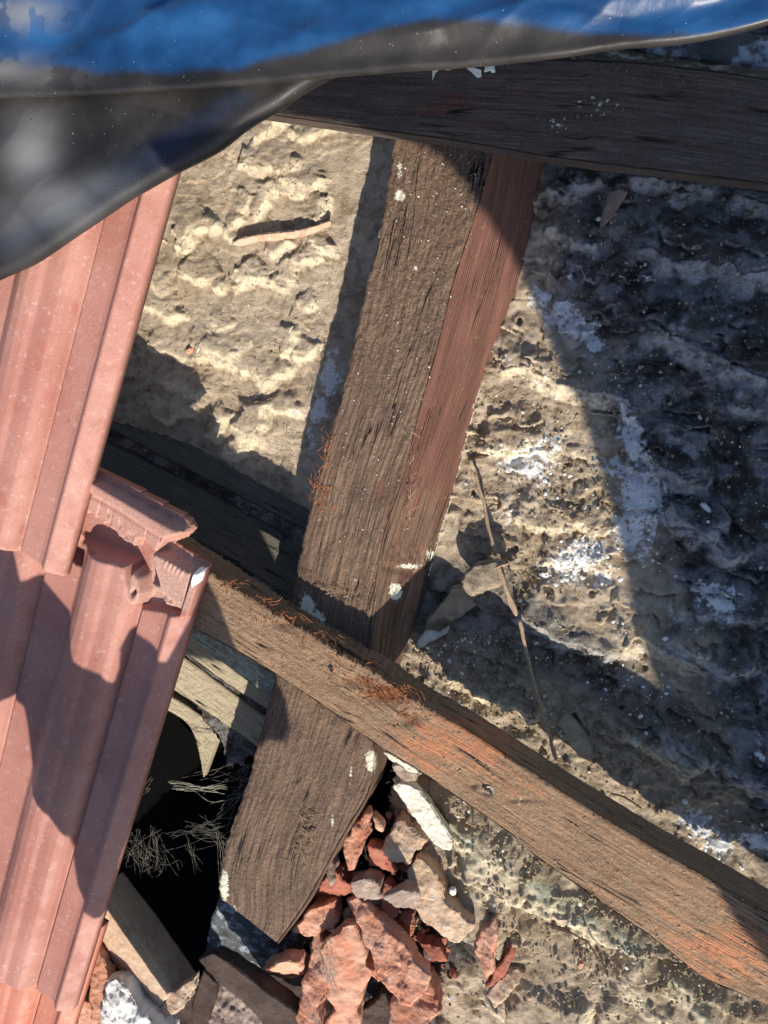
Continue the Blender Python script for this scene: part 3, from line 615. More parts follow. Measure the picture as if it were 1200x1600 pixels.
# ------------------------------------------------------------------ roof tiles
def prof(u):
    base = [(-1, -3), (0, -2), (11, 5.0), (13.5, 6.6), (16.5, 5.2), (20, 1), (25, 0), (46, 0), (47.2, -4.), (49.5, -4.), (51.5, 1), (56, 7.5), (61, 10.5), (67, 11.6), (76, 12), (81, 14), (89, 15), (97, 13.4), (105, 8), (111, 2), (114, 0),
            (150, 0), (151, -3), (153, -3), (155, 1), (160, 7.5), (165, 10.5), (171, 11.6), (180, 12), (185, 14), (193, 15), (201, 13), (209, 7), (217, 1), (222, 0), (300, 0)]
    x, y = zip(*base); return sum(np.interp(u+k, x, y)*w_ for k, w_ in ((-1.2,.12),(-.8,.18),(-.4,.2),(0,.2),(.4,.15),(.8,.1),(1.2,.05)))
def tile_frame(corner, far, z):
    p = at(*corner, z); q = at(*far, z); v = (q-p)/np.linalg.norm(q-p); u = np.array([v[1], -v[0], 0.]); u = -u if u[0] > 0 else u; return p, u, v
def roof_tile(p, u, v, length, z, width=262, du=.7, dv=1.6, head=False, foot=True):
    us = np.arange(0, width+.1, du); vs = np.arange(0, length+.1, dv)
    UU, VV = np.meshgrid(us, vs)
    h = prof(UU)
    # soften the ends
    fe = VV if not foot else length-VV
    X = p[0]+u[0]*UU+v[0]*VV; Y = p[1]+u[1]*UU+v[1]*VV
    px, py = to_px(X, Y, z+0*X)
    dust = 0*h; chalk = 0*h; hole = np.zeros(h.shape, bool)
    if head:
        def m(poly, soft=2., z_=None):     # polygon given in picture terms on the tile plane
            Q = [at(a, b, z) for a, b in poly]; Q = [((q-p)@u, (q-p)@v) for q in Q]
            return polyd(Q, UU, VV)
        def lerp(a, b, t): return a*(1-t)+b*t
        body = m([(112,822),(122,838),(165,860),(212,876),(214,905),(222,945),(330,960),(330,880),(400,1800),(-600,1800),(-600,700)], 2)
        f = sstep(1, -5, body)
        h = lerp(-9+0*h, h, f)
        # ribbed, slightly raised seat left of the rim
        seat = m([(240,860),(262,868),(303,893),(290,955),(262,945),(235,905)]); h = lerp(h, 3.6+0*h, sstep(1, -2.5, seat))
        for k in range(5):
            q = m([(266+k*6, 868+k*4),(269+k*6, 870+k*4),(262+k*6, 884+k*4),(259+k*6, 882+k*4)]); h = h+1.1*sstep(1, -.6, q)
        for k in range(4):
            q = m([(252+k*8, 922+k*6),(262+k*8, 929+k*6),(261+k*8, 932+k*6),(251+k*8, 925+k*6)]); h = h-1.2*sstep(1, -.6, q)
        dust = np.maximum(dust, .75*sstep(3, -3, m([(228,870),(262,855),(318,890),(300,950),(262,945),(225,945)])))
        rimh = m([(306,890),(322,889),(300,965),(284,960)]); h = lerp(h, 6.5+0*h, sstep(1, -2, rimh))
        chalk = np.maximum(chalk, sstep(2, -2, m([(303,889),(322,889),(316,908),(306,916)])))
        # head ridge with its scalloped apron
        scal = m([(118,770),(126,792),(135,794),(140,802),(148,802),(153,810),(160,808),(166,819),(173,817),(178,826),(186,830),(190,838),(202,846),(212,853),(216,842),(232,845),(246,862),(258,845),(285,836),(295,830),(285,815),(262,812),(180,765),(125,735)])
        h = lerp(h, 4.5+1.4*np.sin(UU*1.15+2*fbm(UU/6, VV/6, 3, 2))*sstep(2, -10, scal)*0+4.5*0+0*h, sstep(.8, -1.2, scal))
        dim = ridged(UU/7., VV/30., 9, 1); h = h-1.8*sstep(.6, -4, scal)*sstep(-16, -6, scal)*(dim > .78)
        ridge = m([(122,742),(135,735),(180,762),(262,811),(296,829),(283,838),(262,842),(190,795),(130,760)]); h = lerp(h, 9.5+0*h, sstep(1.2, -4, ridge))
        lipb = m([(122,752),(132,757),(192,792),(262,838),(258,843),(188,798),(120,762)]); h = h-1.3*sstep(1, -1.2, lipb)
        dust = np.maximum(dust, .45*sstep(8, -2, scal))
        # peg with its nail hole, and the socket beside it
        boss = m([(210,892),(219,886),(228,900),(231,925),(224,943),(212,940),(208,925)]); h = lerp(h, 9.5+0*h, sstep(1.5, -3, boss))
        nh = m([(213,922),(221,914),(223,921),(217,928)]); h = h-7*sstep(.8, -.8, nh)
        peg = m([(213,850),(224,852),(226,868),(214,868)]); h = lerp(h, -9+0*h, sstep(1, -2, peg))
        sock = m([(216,846),(228,842),(240,858),(242,880),(252,912),(238,905),(222,890),(214,872)]); h = lerp(h, -8.5+0*h, sstep(1.5, -1.5, sock))
        dust = np.maximum(dust, .5*sstep(3, -3, boss))
        deep = m([(117,838),(126,845),(131,862),(128,884),(118,880),(98,864),(108,850)]); h = lerp(h, -12+0*h, sstep(1, -1.5, deep))
        cut = m([(60,700),(128,724),(205,762),(282,806),(293,815),(299,829),(285,842),(264,850),(324,887),(340,1000),(340,2400),(-900,2400),(-900,600)])
        lipm = m([(110,715),(128,722),(205,760),(285,806),(297,827),(262,812),(180,763),(120,733)]); h = lerp(h, -3+0*h, sstep(.5, -1, lipm))
        hole = cut > .3
    else:
        # the small broken corner of the foot
        pass
    # crumbly outer edge
    h = h+.35*fbm(UU/5, VV/5, 4, 3)*(UU < 4)
    Z_ = z+h
    r, c = UU.shape
    e = np.minimum(np.minimum(VV, length-VV), 9)
    Z_ = Z_-1.6*np.exp(-(e/1.3)**2)
    V = np.stack([X, Y, Z_], -1).reshape(-1, 3)
    bad = hole[:-1, :-1] | hole[1:, :-1] | hole[1:, 1:] | hole[:-1, 1:]
    Q = grid_quads(r, c, ~bad); n0 = r*c
    ed = np.concatenate([Q[:, [0, 1]], Q[:, [1, 2]], Q[:, [2, 3]], Q[:, [3, 0]]]); key = np.sort(ed, 1); key = key[:, 0].astype(np.int64)*n0+key[:, 1]
    _, ix, cnt = np.unique(key, return_index=True, return_counts=True); be = ed[ix[cnt == 1]]
    V2 = V.copy(); V2[:, 2] = np.minimum(V2[:, 2]-1.5, z-12)
    q2 = np.stack([be[:, 1], be[:, 0], be[:, 0]+n0, be[:, 1]+n0], -1)
    V = np.vstack([V, V2]); Qa = np.vstack([Q, q2, Q[:, ::-1]+n0])
    used = np.unique(Qa); rem = np.full(len(V), -1); rem[used] = np.arange(len(used))
    V = V[used]; Qa = rem[Qa]
    fl = (u[0]*v[1]-u[1]*v[0]) > 0
    me = np_mesh('roof_tile', V, Qa[:, ::-1] if fl else Qa)
    pad = lambda a: np.concatenate([a.ravel(), a.ravel()*0])[used]
    attr(me, 'dust', pad(dust)); attr(me, 'chalk', pad(chalk)); return me
pA, uA, vA = tile_frame((97,893), (268,268), 31)
pA[2] = 0
meA = roof_tile(pA-vA*6, uA, vA, 420, 31, foot=False)
tA = link('roof_tile', meA, None, [TILE]); tag(tA, 'pink clay roof tile at the upper left running up under the plastic flap', 'roof tile', 'interlocking clay roof tiles on the left')
pB, uB, vB = tile_frame((320,890), (105,1600), 14)
pB[2] = 0
meB = roof_tile(pB-vB*46, uB, vB, 580, 14, head=True)
tB = link('roof_tile', meB, None, [TILE]); tag(tB, 'pink clay roof tile at the lower left with its interlocking head, nail hole and white paint corner showing', 'roof tile', 'interlocking clay roof tiles on the left')
pC = pB+vB*440
meC = roof_tile(pC-uB*(-6), uB, vB, 420, -12)
tC = link('roof_tile', meC, None, [TILE_C]); tag(tC, 'redder shaded roof tile in the bottom left corner, under the end of the tile above', 'roof tile', 'interlocking clay roof tiles on the left')

# ------------------------------------------------------------------ the plastic sheet
def sheet(name, edge, z, R, back, mat, wr=1., bluef=None, sun_sheenf=None, up=(0., 1.), nS=420, parent=None, tuck=60, seed=0, slope=.0):
    E = np.array(smooth_pts(edge, 16)); W = np.array([at(a, b, z) for a, b in E]); s = np.concatenate([[0], np.cumsum(np.linalg.norm(np.diff(W[:, :2], axis=0), axis=1))]); t = np.linspace(0, s[-1], nS)
    ex = np.interp(t, s, W[:, 0]); ey = np.interp(t, s, W[:, 1])
    k = np.ones(25)/25.
    ux = up[0]+0*ex; uy = up[1]+0*ex
    # section: tucked part below, round fold, top running back
    sec = [(tuck*(1-i/12.), -2*R) for i in range(12)]+[(R-R*math.cos(-math.pi/2+math.pi*i/24.)*1., R*math.sin(-math.pi/2+math.pi*i/24.)-R) for i in range(25)]
    sec += [(R+back*(i/110.)**1.2, 0) for i in range(1, 111)]
    sec = np.array(sec); d = sec[:, 0]; zz = sec[:, 1]
    X = ex[:, None]+ux[:, None]*d; Y = ey[:, None]+uy[:, None]*d
    Zz = z+zz+0*X+slope*np.maximum(d-R, 0)
    top = sstep(0, 18, d-R*1.2)
    # long soft folds along the edge and crumples
    a = 6.5*wr*fbm(X/170+.4, Y/34, 11+seed, 2)+3.0*wr*(ridged(X/190+Y/90, Y/38-X/300, 12+seed, 1)-.5)*2+.3*wr*fbm(X/22, Y/16, 13+seed, 3)+2.2*wr*(np.abs(fbm(X/90+Y/200, Y/40+X/140, 15+seed, 2)))*2-1.6*wr*np.abs(fbm(X/60-Y/40, Y/50+X/300, 16+seed, 2))*2
    Zz = Zz+a*(.25+.75*top)
    V = np.stack([X, Y, Zz], -1); px, py = to_px(X, Y, Zz); r, c = X.shape
    me = np_mesh(name, V.reshape(-1, 3), grid_quads(r, c))
    attr(me, 'blue', bluef(px, py, d, X, Y) if bluef else 0*px); attr(me, 'sun_sheen', sun_sheenf(px, py, X, Y) if sun_sheenf else 0*px)
    o = link(name, me, parent, [mat]); return o
tarp = empty('plastic_sheet', P(500, 60, 60)); tag(tarp, 'blue and black plastic sheet folded across the top, rolled flap hanging at left', 'plastic sheet')
E1 = [(-160,158),(-60,153),(0,151),(120,147),(250,140),(400,129),(500,119),(620,109),(700,104),(800,96),(880,87),(960,74),(1050,66),(1130,52),(1200,34),(1300,0)]
def blue1(px, py, d, X, Y):
    lim = np.interp(px, [-100, 0, 150, 330, 450, 560, 680, 800, 900, 1000, 1100, 1200, 1400], [100, 96, 112, 112, 88, 50, 28, 38, 52, 55, 58, 30, 20])
    return sstep(8, -10, py-lim+8*fbm(X/25, Y/25, 3, 3))*(d > 2)
def sun_sheen1(px, py, X, Y): return .8*sumb(px, py, [(30,20,60,26,.9),(20,105,60,22,.7),(60,120,80,18,.3)])*(.4+.6*(fbm(X/14, Y/9, 5, 3) > -.1))
o1 = sheet('upper_fold', E1, 84, 3.5, 170, TARP, 1.3, blue1, sun_sheen1, up=(.12, .99)); setp(o1, tarp)
E2 = [(-200,520),(-60,458),(0,430),(40,412),(80,386),(140,345),(200,305),(265,268),(330,234),(380,196),(430,166),(470,138),(520,112),(600,70)]
def sky_streak2(px, py, d, X, Y):
    q = polyd([(-10,400),(120,300),(230,235),(360,150),(385,150),(250,250),(120,330),(0,390)], px, py)
    return .22*sstep(26, -20, q)  # streak of reflected sky painted on the black flap
def sun_sheen2(px, py, X, Y): return sumb(px, py, [(50,240,40,60,.7),(90,320,60,40,.6),(30,350,40,50,.3),(150,290,60,30,.25)])
o2 = sheet('hanging_flap', E2, 64, 8, 130, TARP2, .55, sky_streak2, sun_sheen2, up=(-.45, .89), seed=40); setp(o2, tarp)

# unseen shapes added on the sun side, outlined to cast two shadows
def flap(name, poly, z, lab):
    bm = bmesh.new(); vs = [bm.verts.new((x/1000, y/1000, z/1000)) for x, y in poly]; f = bm.faces.new(vs)
    bmesh.ops.triangulate(bm, faces=[f]); bmesh.ops.subdivide_edges(bm, edges=bm.edges, cuts=3, use_grid_fill=True)
    for v in bm.verts: v.co.z += .012*mnoise.noise(v.co*6)
    r = bmesh.ops.extrude_face_region(bm, geom=bm.faces[:]); 
    for g in r['geom']:
        if isinstance(g, bmesh.types.BMVert): g.co.z += .006
    bmesh.ops.recalc_face_normals(bm, faces=bm.faces)
    me = bpy.data.meshes.new(name); bm.to_mesh(me); bm.free()
    o = link(name, me, None, [CASTER]); tag(o, lab, 'cloth'); return o
def cast(pts, zc):
    out = []
    for (px, py, z) in pts:
        q = at(px, py, z)+SV*(zc-z); out.append((q[0], q[1]))
    return out
R1 = cast([(300,165,-5),(430,186,-5),(560,212,-5),(640,226,-30),(690,250,-30),(728,290,-30),(760,350,-32),(800,420,-60),(826,462,-98),(860,530,-98),(888,590,-98),(912,650,-98),(935,730,-98),(955,790,-98),(972,860,-98),(985,940,-98),(1010,1030,-98),(1060,1120,-98),(1110,1180,-98),(1160,1260,-98),(1195,1330,-98),(1230,1400,-98)], 430)
x1, y1 = R1[-1]; R1 += [(x1+120, y1-250), (x1+500, y1-200), (x1+520, y1+700), (R1[0][0]+330, R1[0][1]+24), (R1[0][0]-20, R1[0][1]+30)]
flap('shadow_caster_right', R1, 430, 'unseen dark shape added at the lower right to cast the curved shadow')
R2 = cast([(0,830,27),(22,868,27),(36,895,16),(60,905,16),(92,930,12),(110,950,12),(116,985,12),(140,1008,12),(160,1018,12),(178,1062,14),(186,1045,14),(188,1000,14),(203,975,12),(235,998,12),(262,1030,14),(322,905,0),(345,950,0),(367,1008,0),(420,1050,-28),(450,1108,-28),(455,1150,-28),(446,1168,-28),(418,1165,-28)], 250)
e_ = cast([(170,1440,10),(150,1425,10),(126,1395,14),(112,1318,18),(86,1262,18),(50,1215,20),(42,1150,20),(35,1115,20),(0,1088,20)], 250)
0 and print('R2', [tuple(round(v) for v in q) for q in R2], 'e', [tuple(round(v) for v in q) for q in e_])
x0, y0 = R2[-1]
R2 += [(-62,-566), (-92,-586), (-130,-584), (-182,-594), (-198,-622), (-208,-655)]+e_+[(e_[-1][0]-260, e_[-1][1]+40), (R2[0][0]-260, R2[0][1]+120)]
flap('shadow_caster_left', R2, 250, 'unseen dark shape added at the lower left to cast the shadow across the tiles')
0 and print('proj R1', [tuple(round(float(v)) for v in to_px(np.array(x), np.array(y), 430.)) for x, y in R1])
0 and print('proj R2', [tuple(round(float(v)) for v in to_px(np.array(x), np.array(y), 250.)) for x, y in R2])

# ------------------------------------------------------------------ pieces: broken slabs with rough faces
def _jag(pts, k=3, a=.09):
    out = []; n = len(pts); L = sum(math.dist(pts[i], pts[(i+1) % n]) for i in range(n))/n
    for i in range(n):
        p, q = pts[i], pts[(i+1) % n]; d = math.dist(p, q)
        out.append(p); m = max(1, min(k, int(d/7)))
        for j in range(1, m):
            t = j/m+random.uniform(-.12, .12); o = random.gauss(0, .045)*d; out.append((p[0]+(q[0]-p[0])*t-(q[1]-p[1])/d*o, p[1]+(q[1]-p[1])*t+(q[0]-p[0])/d*o))
    return out
def slab(name, pts, z, th, mat, label=None, cat=None, group=None, tilt=(0, 0), dome=0., rough=1., seed=None, cuts=3, parent=None, bev=1.1, low=1.):
    """outline in the picture at level z (mm), thickness th, tilt = rise per mm in x and y"""
    s_ = seed if seed is not None else random.randrange(999)
    if name == 'tile_shard': pts = _jag(pts, 4)
    W = [at(a, b, z) for a, b in pts]; c = sum(W)/len(W)
    bm = bmesh.new(); vs = []
    for q in W:
        d = q-c; vs.append(bm.verts.new((q[0], q[1], z+d[0]*tilt[0]+d[1]*tilt[1])))
    f = bm.faces.new(vs)
    if f.normal.z < 0: f.normal_flip()
    bm.normal_update()
    r = bmesh.ops.extrude_face_region(bm, geom=[f])
    nv = [g for g in r['geom'] if isinstance(g, bmesh.types.BMVert)]
    # the old face is the top unless the normal says otherwise: move copies down
    for v in nv:
        v.co.z -= th; v.co.x += (c[0]-v.co.x)*.08; v.co.y += (c[1]-v.co.y)*.08
    bmesh.ops.recalc_face_normals(bm, faces=bm.faces)
    bmesh.ops.bevel(bm, geom=bm.edges[:], offset=bev, segments=2, affect='EDGES', clamp_overlap=True)
    bmesh.ops.triangulate(bm, faces=bm.faces[:])
    span = max(max(abs(q[0]-c[0]), abs(q[1]-c[1])) for q in W)
    for _ in range(7):
        lim = max(.9, span/44.)
        es = [e for e in bm.edges if e.calc_length() > lim*2]
        if not es or len(bm.verts) > 11000: break
        bmesh.ops.subdivide_edges(bm, edges=es, cuts=1); bmesh.ops.triangulate(bm, faces=[f for f in bm.faces if len(f.verts) > 3])
    bm.normal_update()
    for v in bm.verts:
        p = Vector((v.co.x+s_*37, v.co.y-s_*11, v.co.z))
        a = 1.5*low*mnoise.noise(p/14)+.9*mnoise.noise(p/5)+.5*mnoise.noise(p/2.2)+.3*abs(mnoise.noise(p/1.1))
        fold = dome*max(0., 1-((v.co.x-c[0])**2+(v.co.y-c[1])**2)/(span*span)) if v.normal.z > .3 else 0
        v.co += v.normal*a*rough; v.co.z += fold
    for v in bm.verts: v.co /= 1000.
    for f in bm.faces: f.smooth = True
    me = bpy.data.meshes.new(name); bm.to_mesh(me); bm.free()
    for k_ in ('lip', 'dirt_shade', 'soot_shade', 'green', 'chalk'):
        if mat is MORTAR: attr(me, k_, np.full(len(me.vertices), {'dirt_shade': .4, 'lip': .15}.get(k_, 0.)))
    o = link(name, me, parent, [mat]); 
    if label: tag(o, label, cat or name.replace('_', ' '), group)
    return o
GS = 'broken tile shards heaped beside the rafter'
SH = [
 ([(573,1267),(577,1279),(576,1306),(555,1354),(546,1357),(535,1315),(561,1282)], -62, 8, CLAY_O, (.3,-.2), 'orange shard standing upright against the rafter, flecked white'),
 ([(582,1270),(600,1294),(598,1303),(585,1282)], -62, 5, CLAY_O, (0,0), 'thin red sliver right of the white-flecked orange shard'),
 ([(514,1336),(525,1348),(525,1372),(517,1384),(507,1351)], -64, 7, CLAY_G, (.3,0), 'small brown shard touching the rafter edge'),
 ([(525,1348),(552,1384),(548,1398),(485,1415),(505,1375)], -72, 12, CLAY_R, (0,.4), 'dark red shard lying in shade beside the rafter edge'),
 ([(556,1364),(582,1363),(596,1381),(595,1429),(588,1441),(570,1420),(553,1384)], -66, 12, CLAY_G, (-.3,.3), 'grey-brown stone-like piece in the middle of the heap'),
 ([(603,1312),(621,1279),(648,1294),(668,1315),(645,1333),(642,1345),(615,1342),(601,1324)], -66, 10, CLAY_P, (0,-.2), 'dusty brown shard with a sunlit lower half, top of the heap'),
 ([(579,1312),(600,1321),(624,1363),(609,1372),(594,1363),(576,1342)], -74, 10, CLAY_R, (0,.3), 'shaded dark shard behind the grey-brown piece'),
 ([(633,1366),(648,1342),(672,1354),(708,1414),(744,1435),(741,1447),(720,1468),(702,1468),(684,1453),(660,1441),(640,1400)], -62, 13, CLAY_P, (.15,-.1), 'large pale curved shard with a pointed sunlit corner'),
 ([(612,1375),(636,1372),(657,1399),(670,1432),(660,1444),(642,1429),(615,1396)], -54, 10, CLAY_G, (-.5,.5), 'smooth grey lump leaning on the large pale shard'),
 ([(600,1378),(612,1390),(621,1429),(603,1447),(597,1441)], -70, 8, CLAY_R, (-.3,0), 'narrow dark red shard between the two grey pieces'),
 ([(457,1450),(487,1417),(523,1410),(520,1453),(480,1460)], -66, 12, CLAY_O, (0,-.1), 'sunlit orange shard near the rafter tail'),
 ([(527,1430),(547,1420),(593,1443),(633,1467),(680,1503),(677,1523),(650,1550),(630,1552),(590,1523),(560,1463)], -50, 10, CLAY_O, (.2,-.1), 'biggest salmon shard with a broad flat sunlit face'),
 ([(503,1477),(533,1447),(553,1447),(583,1523),(563,1567),(560,1625),(513,1625),(513,1507)], -56, 12, CLAY_O, (-.1,0), 'rough salmon shard with a cobweb, left of the biggest one'),
 ([(487,1458),(497,1480),(510,1513),(510,1587),(500,1610),(473,1597),(465,1580),(473,1557),(477,1513)], -52, 12, CLAY_O, (.2,-.15), 'pointed orange shard like a spike at the bottom'),
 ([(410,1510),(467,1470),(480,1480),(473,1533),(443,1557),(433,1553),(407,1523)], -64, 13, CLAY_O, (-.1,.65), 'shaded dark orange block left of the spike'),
 ([(610,1568),(667,1543),(688,1580),(667,1597),(640,1615),(610,1608)], -58, 14, CLAY_O, (0,-.25), 'bright orange block at the bottom under the biggest shard'),
 ([(775,1430),(780,1450),(772,1510),(760,1535),(742,1500),(750,1460)], -58, 7, CLAY_O, (.5,0), 'red shard standing on edge, right end of the heap'),
 ([(800,1475),(805,1500),(775,1540),(760,1535),(785,1500)], -64, 7, CLAY_R, (-.4,0), 'dark red shard right beside the one standing on edge'),
 ([(822,1525),(800,1548),(775,1568),(760,1550),(795,1518)], -62, 6, CLAY_P, (0,-.2), 'peach coloured chip below the two red shards on the right'),
 ([(650,1470),(690,1478),(700,1500),(670,1495)], -76, 8, CLAY_R, (0,0), 'dark sliver between the large pale and the biggest shard'),
 ([(585,1455),(600,1440),(640,1455),(640,1470),(600,1462)], -78, 8, CLAY_R, (0,0), 'dark red shard under the upper edge of the biggest one'),
 ([(690,1300),(668,1290),(640,1262),(636,1246),(655,1262)], -66, 5, CLAY_O, (0,.2), 'thin reddish chip above the dusty brown shard'),
 ([(560,1580),(600,1545),(625,1560),(610,1600),(570,1620)], -74, 8, CHARRED, (0,0), 'blackened shard between the salmon and bright orange ones'),
 ([(640,1362),(650,1345),(630,1350),(612,1372),(600,1352),(606,1340)], -74, 6, CLAY_R, (0,0), 'curved dark red shard under the dusty brown one'),
]
for p, z, th, m, tl, lab in SH: slab('tile_shard', p, z+random.uniform(-1, 3), th*1.6, m, lab, 'tile shard', GS, (tl[0]*1.2+random.uniform(-.12, .12), tl[1]*1.2+random.uniform(-.12, .12)), rough=1.15, bev=.8, low=1.5, dome=3.)
for k in range(22):
    a_ = random.uniform(0, 6.28); cx = random.gauss(600, 58); cy = random.gauss(1445, 70)
    if cx+cy*.62 < 1400 or cy < 1250+(cx-560)*.75: continue
    R_ = random.uniform(9, 19); n_ = random.choice((4, 5, 5, 6)); pts = [(cx+R_*random.uniform(.7, 1.3)*math.cos(a_+6.283*i/n_), cy+R_*random.uniform(.7, 1.5)*math.sin(a_+6.283*i/n_)) for i in range(n_)]
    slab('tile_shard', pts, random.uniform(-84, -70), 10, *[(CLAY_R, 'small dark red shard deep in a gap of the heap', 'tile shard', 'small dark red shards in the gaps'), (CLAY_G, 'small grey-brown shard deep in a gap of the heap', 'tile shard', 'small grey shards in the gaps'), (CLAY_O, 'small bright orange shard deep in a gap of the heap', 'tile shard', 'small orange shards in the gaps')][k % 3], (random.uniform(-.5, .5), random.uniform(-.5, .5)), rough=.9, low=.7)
# bottom left rubble
slab('tile_shard', [(138,1486),(170,1525),(174,1562),(162,1604),(140,1560),(134,1520)], -40, 12, CLAY_O, 'orange shard half hidden under the edge of the lower tile', 'tile shard', GS, (0, -.2))
slab('tile_shard', [(120,1560),(150,1570),(166,1610),(110,1625)], -46, 12, CLAY_O, 'orange shard at the bottom edge beside the lower tile foot', 'tile shard', GS, (0, 0))
slab('plaster_lump', [(165,1536),(179,1530),(198,1540),(220,1570),(250,1590),(275,1612),(260,1640),(150,1640),(158,1575)], -34, 22, PLASTER, 'white crumbly plaster lump at the bottom left', 'plaster lump', None, (.1, -.1), dome=7, rough=2.4)
def prism(name, rows, mat, label, cat, group=None, th=8, rough=.8):
    """rows: list of cross sections, each a list of (px,py,z); thickened downward"""
    R_ = [np.array([at(*q) for q in row]) for row in rows]
    nr = 60; out = []
    R_ = np.array(R_); t = np.linspace(0, len(R_)-1, nr)
    cs = np.stack([np.stack([np.interp(t, np.arange(len(R_)), R_[:, j, k]) for k in range(3)], -1) for j in range(R_.shape[1])], 1)
    nc = 40; u = np.linspace(0, cs.shape[1]-1, nc)
    G = np.stack([np.stack([np.interp(u, np.arange(cs.shape[1]), cs[i, :, k]) for k in range(3)], -1) for i in range(nr)])
    G[:, :, 2] += rough*fbm(G[:, :, 0]/5, G[:, :, 1]/5, 5, 4)
    for e_i in (0, -1): G[e_i, :, 0] += 2*fbm(G[e_i, :, 0]/4, G[e_i, :, 1]/4, 8, 2)
    Bt = G.copy(); Bt[:, :, 2] -= th
    V = np.vstack([G.reshape(-1, 3), Bt.reshape(-1, 3)]); q = grid_quads(nr, nc); n0 = nr*nc
    idx = np.arange(n0).reshape(nr, nc); loop = np.concatenate([idx[0, :], idx[1:, -1], idx[-1, -2::-1], idx[-2:0:-1, 0]]); nx_ = np.roll(loop, -1)
    q2 = np.stack([loop, loop+n0, nx_+n0, nx_], -1)
    me = np_mesh(name, V, np.vstack([q, q[:, ::-1]+n0, q2])); bm = bmesh.new(); bm.from_mesh(me); bmesh.ops.recalc_face_normals(bm, faces=bm.faces); bm.to_mesh(me); bm.free()
    if mat.name.find('wood') >= 0: vattr(me, 'grain', V/1000.)
    o = link(name, me, None, [mat]); tag(o, label, cat, group); return o
prism('ridge_fragment', [[(185,1370,-78),(150,1395,-38),(140,1425,-44),(135,1440,-60)], [(240,1440,-80),(205,1475,-38),(192,1492,-44),(182,1510,-62)], [(303,1532,-74),(262,1556,-38),(250,1575,-44),(240,1588,-60)]], CLAY_P,
      'angular pale broken ridge tile piece leaning beside the lower tile, sunlit along one edge', 'tile fragment', th=9, rough=.9)
slab('tile_shard', [(262,1552),(285,1540),(303,1528),(304,1545),(290,1572),(262,1586),(252,1578)], -42, 12, CLAY_P, 'peach rounded broken end at the tip of the ridge piece', 'tile shard', GS, (.1, -.2))
slab('charred_stick', [(317,1487),(343,1472),(367,1487),(420,1540),(500,1620),(470,1650),(430,1640),(377,1562),(343,1527)], -46, 16, CHARRED, 'thick charred brown stick lying at the bottom in front of the rafter tail', 'charred stick', None, (0, .25), dome=4, rough=.7)
slab('charred_stick', [(322,1508),(343,1530),(336,1565),(322,1615),(296,1640),(300,1570)], -60, 12, CHARRED, 'short dark brown stick standing in shade left of the sunlit rubble', 'charred stick', None, (0, .1), dome=3, rough=.7)
slab('rubble_lump', [(335,1530),(352,1528),(372,1552),(402,1575),(420,1620),(330,1640),(328,1580)], -66, 16, CLAY_G, 'gritty brown rubble lump between the charred sticks', 'rubble lump', None, (0, -.15), dome=4, rough=2.)
slab('rubble_lump', [(150,1450),(170,1458),(172,1500),(150,1490),(142,1470)], -74, 12, BLUEB, 'dark gravelly lump in the gap between lower tile and ridge piece', 'rubble lump', None, (0, 0), rough=2.5)
slab('wall_plate', [(342,1396),(350,1380),(470,1440),(470,1490),(440,1520),(318,1500),(324,1460)], -84, 40, BLUEB, 'dark wall plate with blue-white lime stains under the rafter tail', 'wall plate', None, (0, 0), rough=1.2)
slab('wall_plate', [(250,1560),(480,1500),(470,1680),(230,1700)], -100, 30, CHARRED, 'dark timber under the rubble in front of the rafter tail', 'wall plate', None, (0, 0), rough=1.2)
# other lone pieces
slab('lime_slab', [(610,1229),(622,1222),(640,1224),(655,1232),(672,1252),(690,1280),(708,1312),(706,1327),(690,1331),(672,1315),(648,1285),(625,1250)], -56, 9, LIME, 'white lime crusted slab pointing down right below the batten', 'lime slab', None, (.15, .1), rough=1.1)
slab('lime_slab', [(598,1172),(612,1178),(650,1200),(660,1212),(640,1206),(610,1190)], -42, 8, LIME, 'small cream lime chip tucked under the batten beside the rafter', 'lime slab', None, (0, 0), rough=1.)
slab('clay_chip', [(612,1195),(622,1192),(650,1208),(652,1222),(634,1222),(620,1215)], -50, 10, CLAY_G, 'brown clay chip between the cream chip and the white slab', 'clay chip', None, (0, .2))
slab('clay_slab', [(868,1130),(882,1112),(905,1130),(925,1160),(924,1188),(905,1185)], -92, 6, MORTAR, 'narrow brown clay slab beside the green mould right of the thin stick', 'clay slab', None, (.1, 0), rough=.6)
slab('clay_flake', [(952,297),(967,293),(984,301),(968,325),(955,340),(937,356),(936,346),(944,320)], -78, 4, CLAY_G, 'brown pointed flake standing out of the dark grey mortar at the upper right', 'clay flake', None, (.7, .1), rough=.5)
slab('clay_clod', [(725,897),(740,882),(775,875),(790,880),(797,900),(780,915),(755,925),(735,930),(722,915)], -72, 12, EARTH, 'rounded sunlit clod of earth beside the foot of the thin stick', 'clay clod', None, (0, -.1), dome=5, rough=1.)
slab('clay_clod', [(722,912),(750,925),(752,940),(728,958),(700,977),(684,990),(662,988),(668,965),(695,935),(708,915)], -93, 12, EARTH, 'grey hanging clod in the shade right of the rafter foot', 'clay clod', None, (-.3, .3), dome=4, rough=1.2)
slab('clay_clod', [(664,986),(684,990),(702,978),(700,990),(672,1004),(652,1016),(650,1004)], -84, 8, LIME, 'cream lime lump at the foot of the grey hanging clod', 'clay clod', None, (0, -.2), rough=1.)
slab('tile_strip', [(357,381),(372,372),(400,366),(440,362),(480,356),(518,344),(519,352),(480,367),(440,374),(400,376),(370,384)], -90, 7, CLAY_P, 'thin curved orange tile strip lying on the pale clay of the left bay', 'tile strip', None, (0, .5), rough=.5)
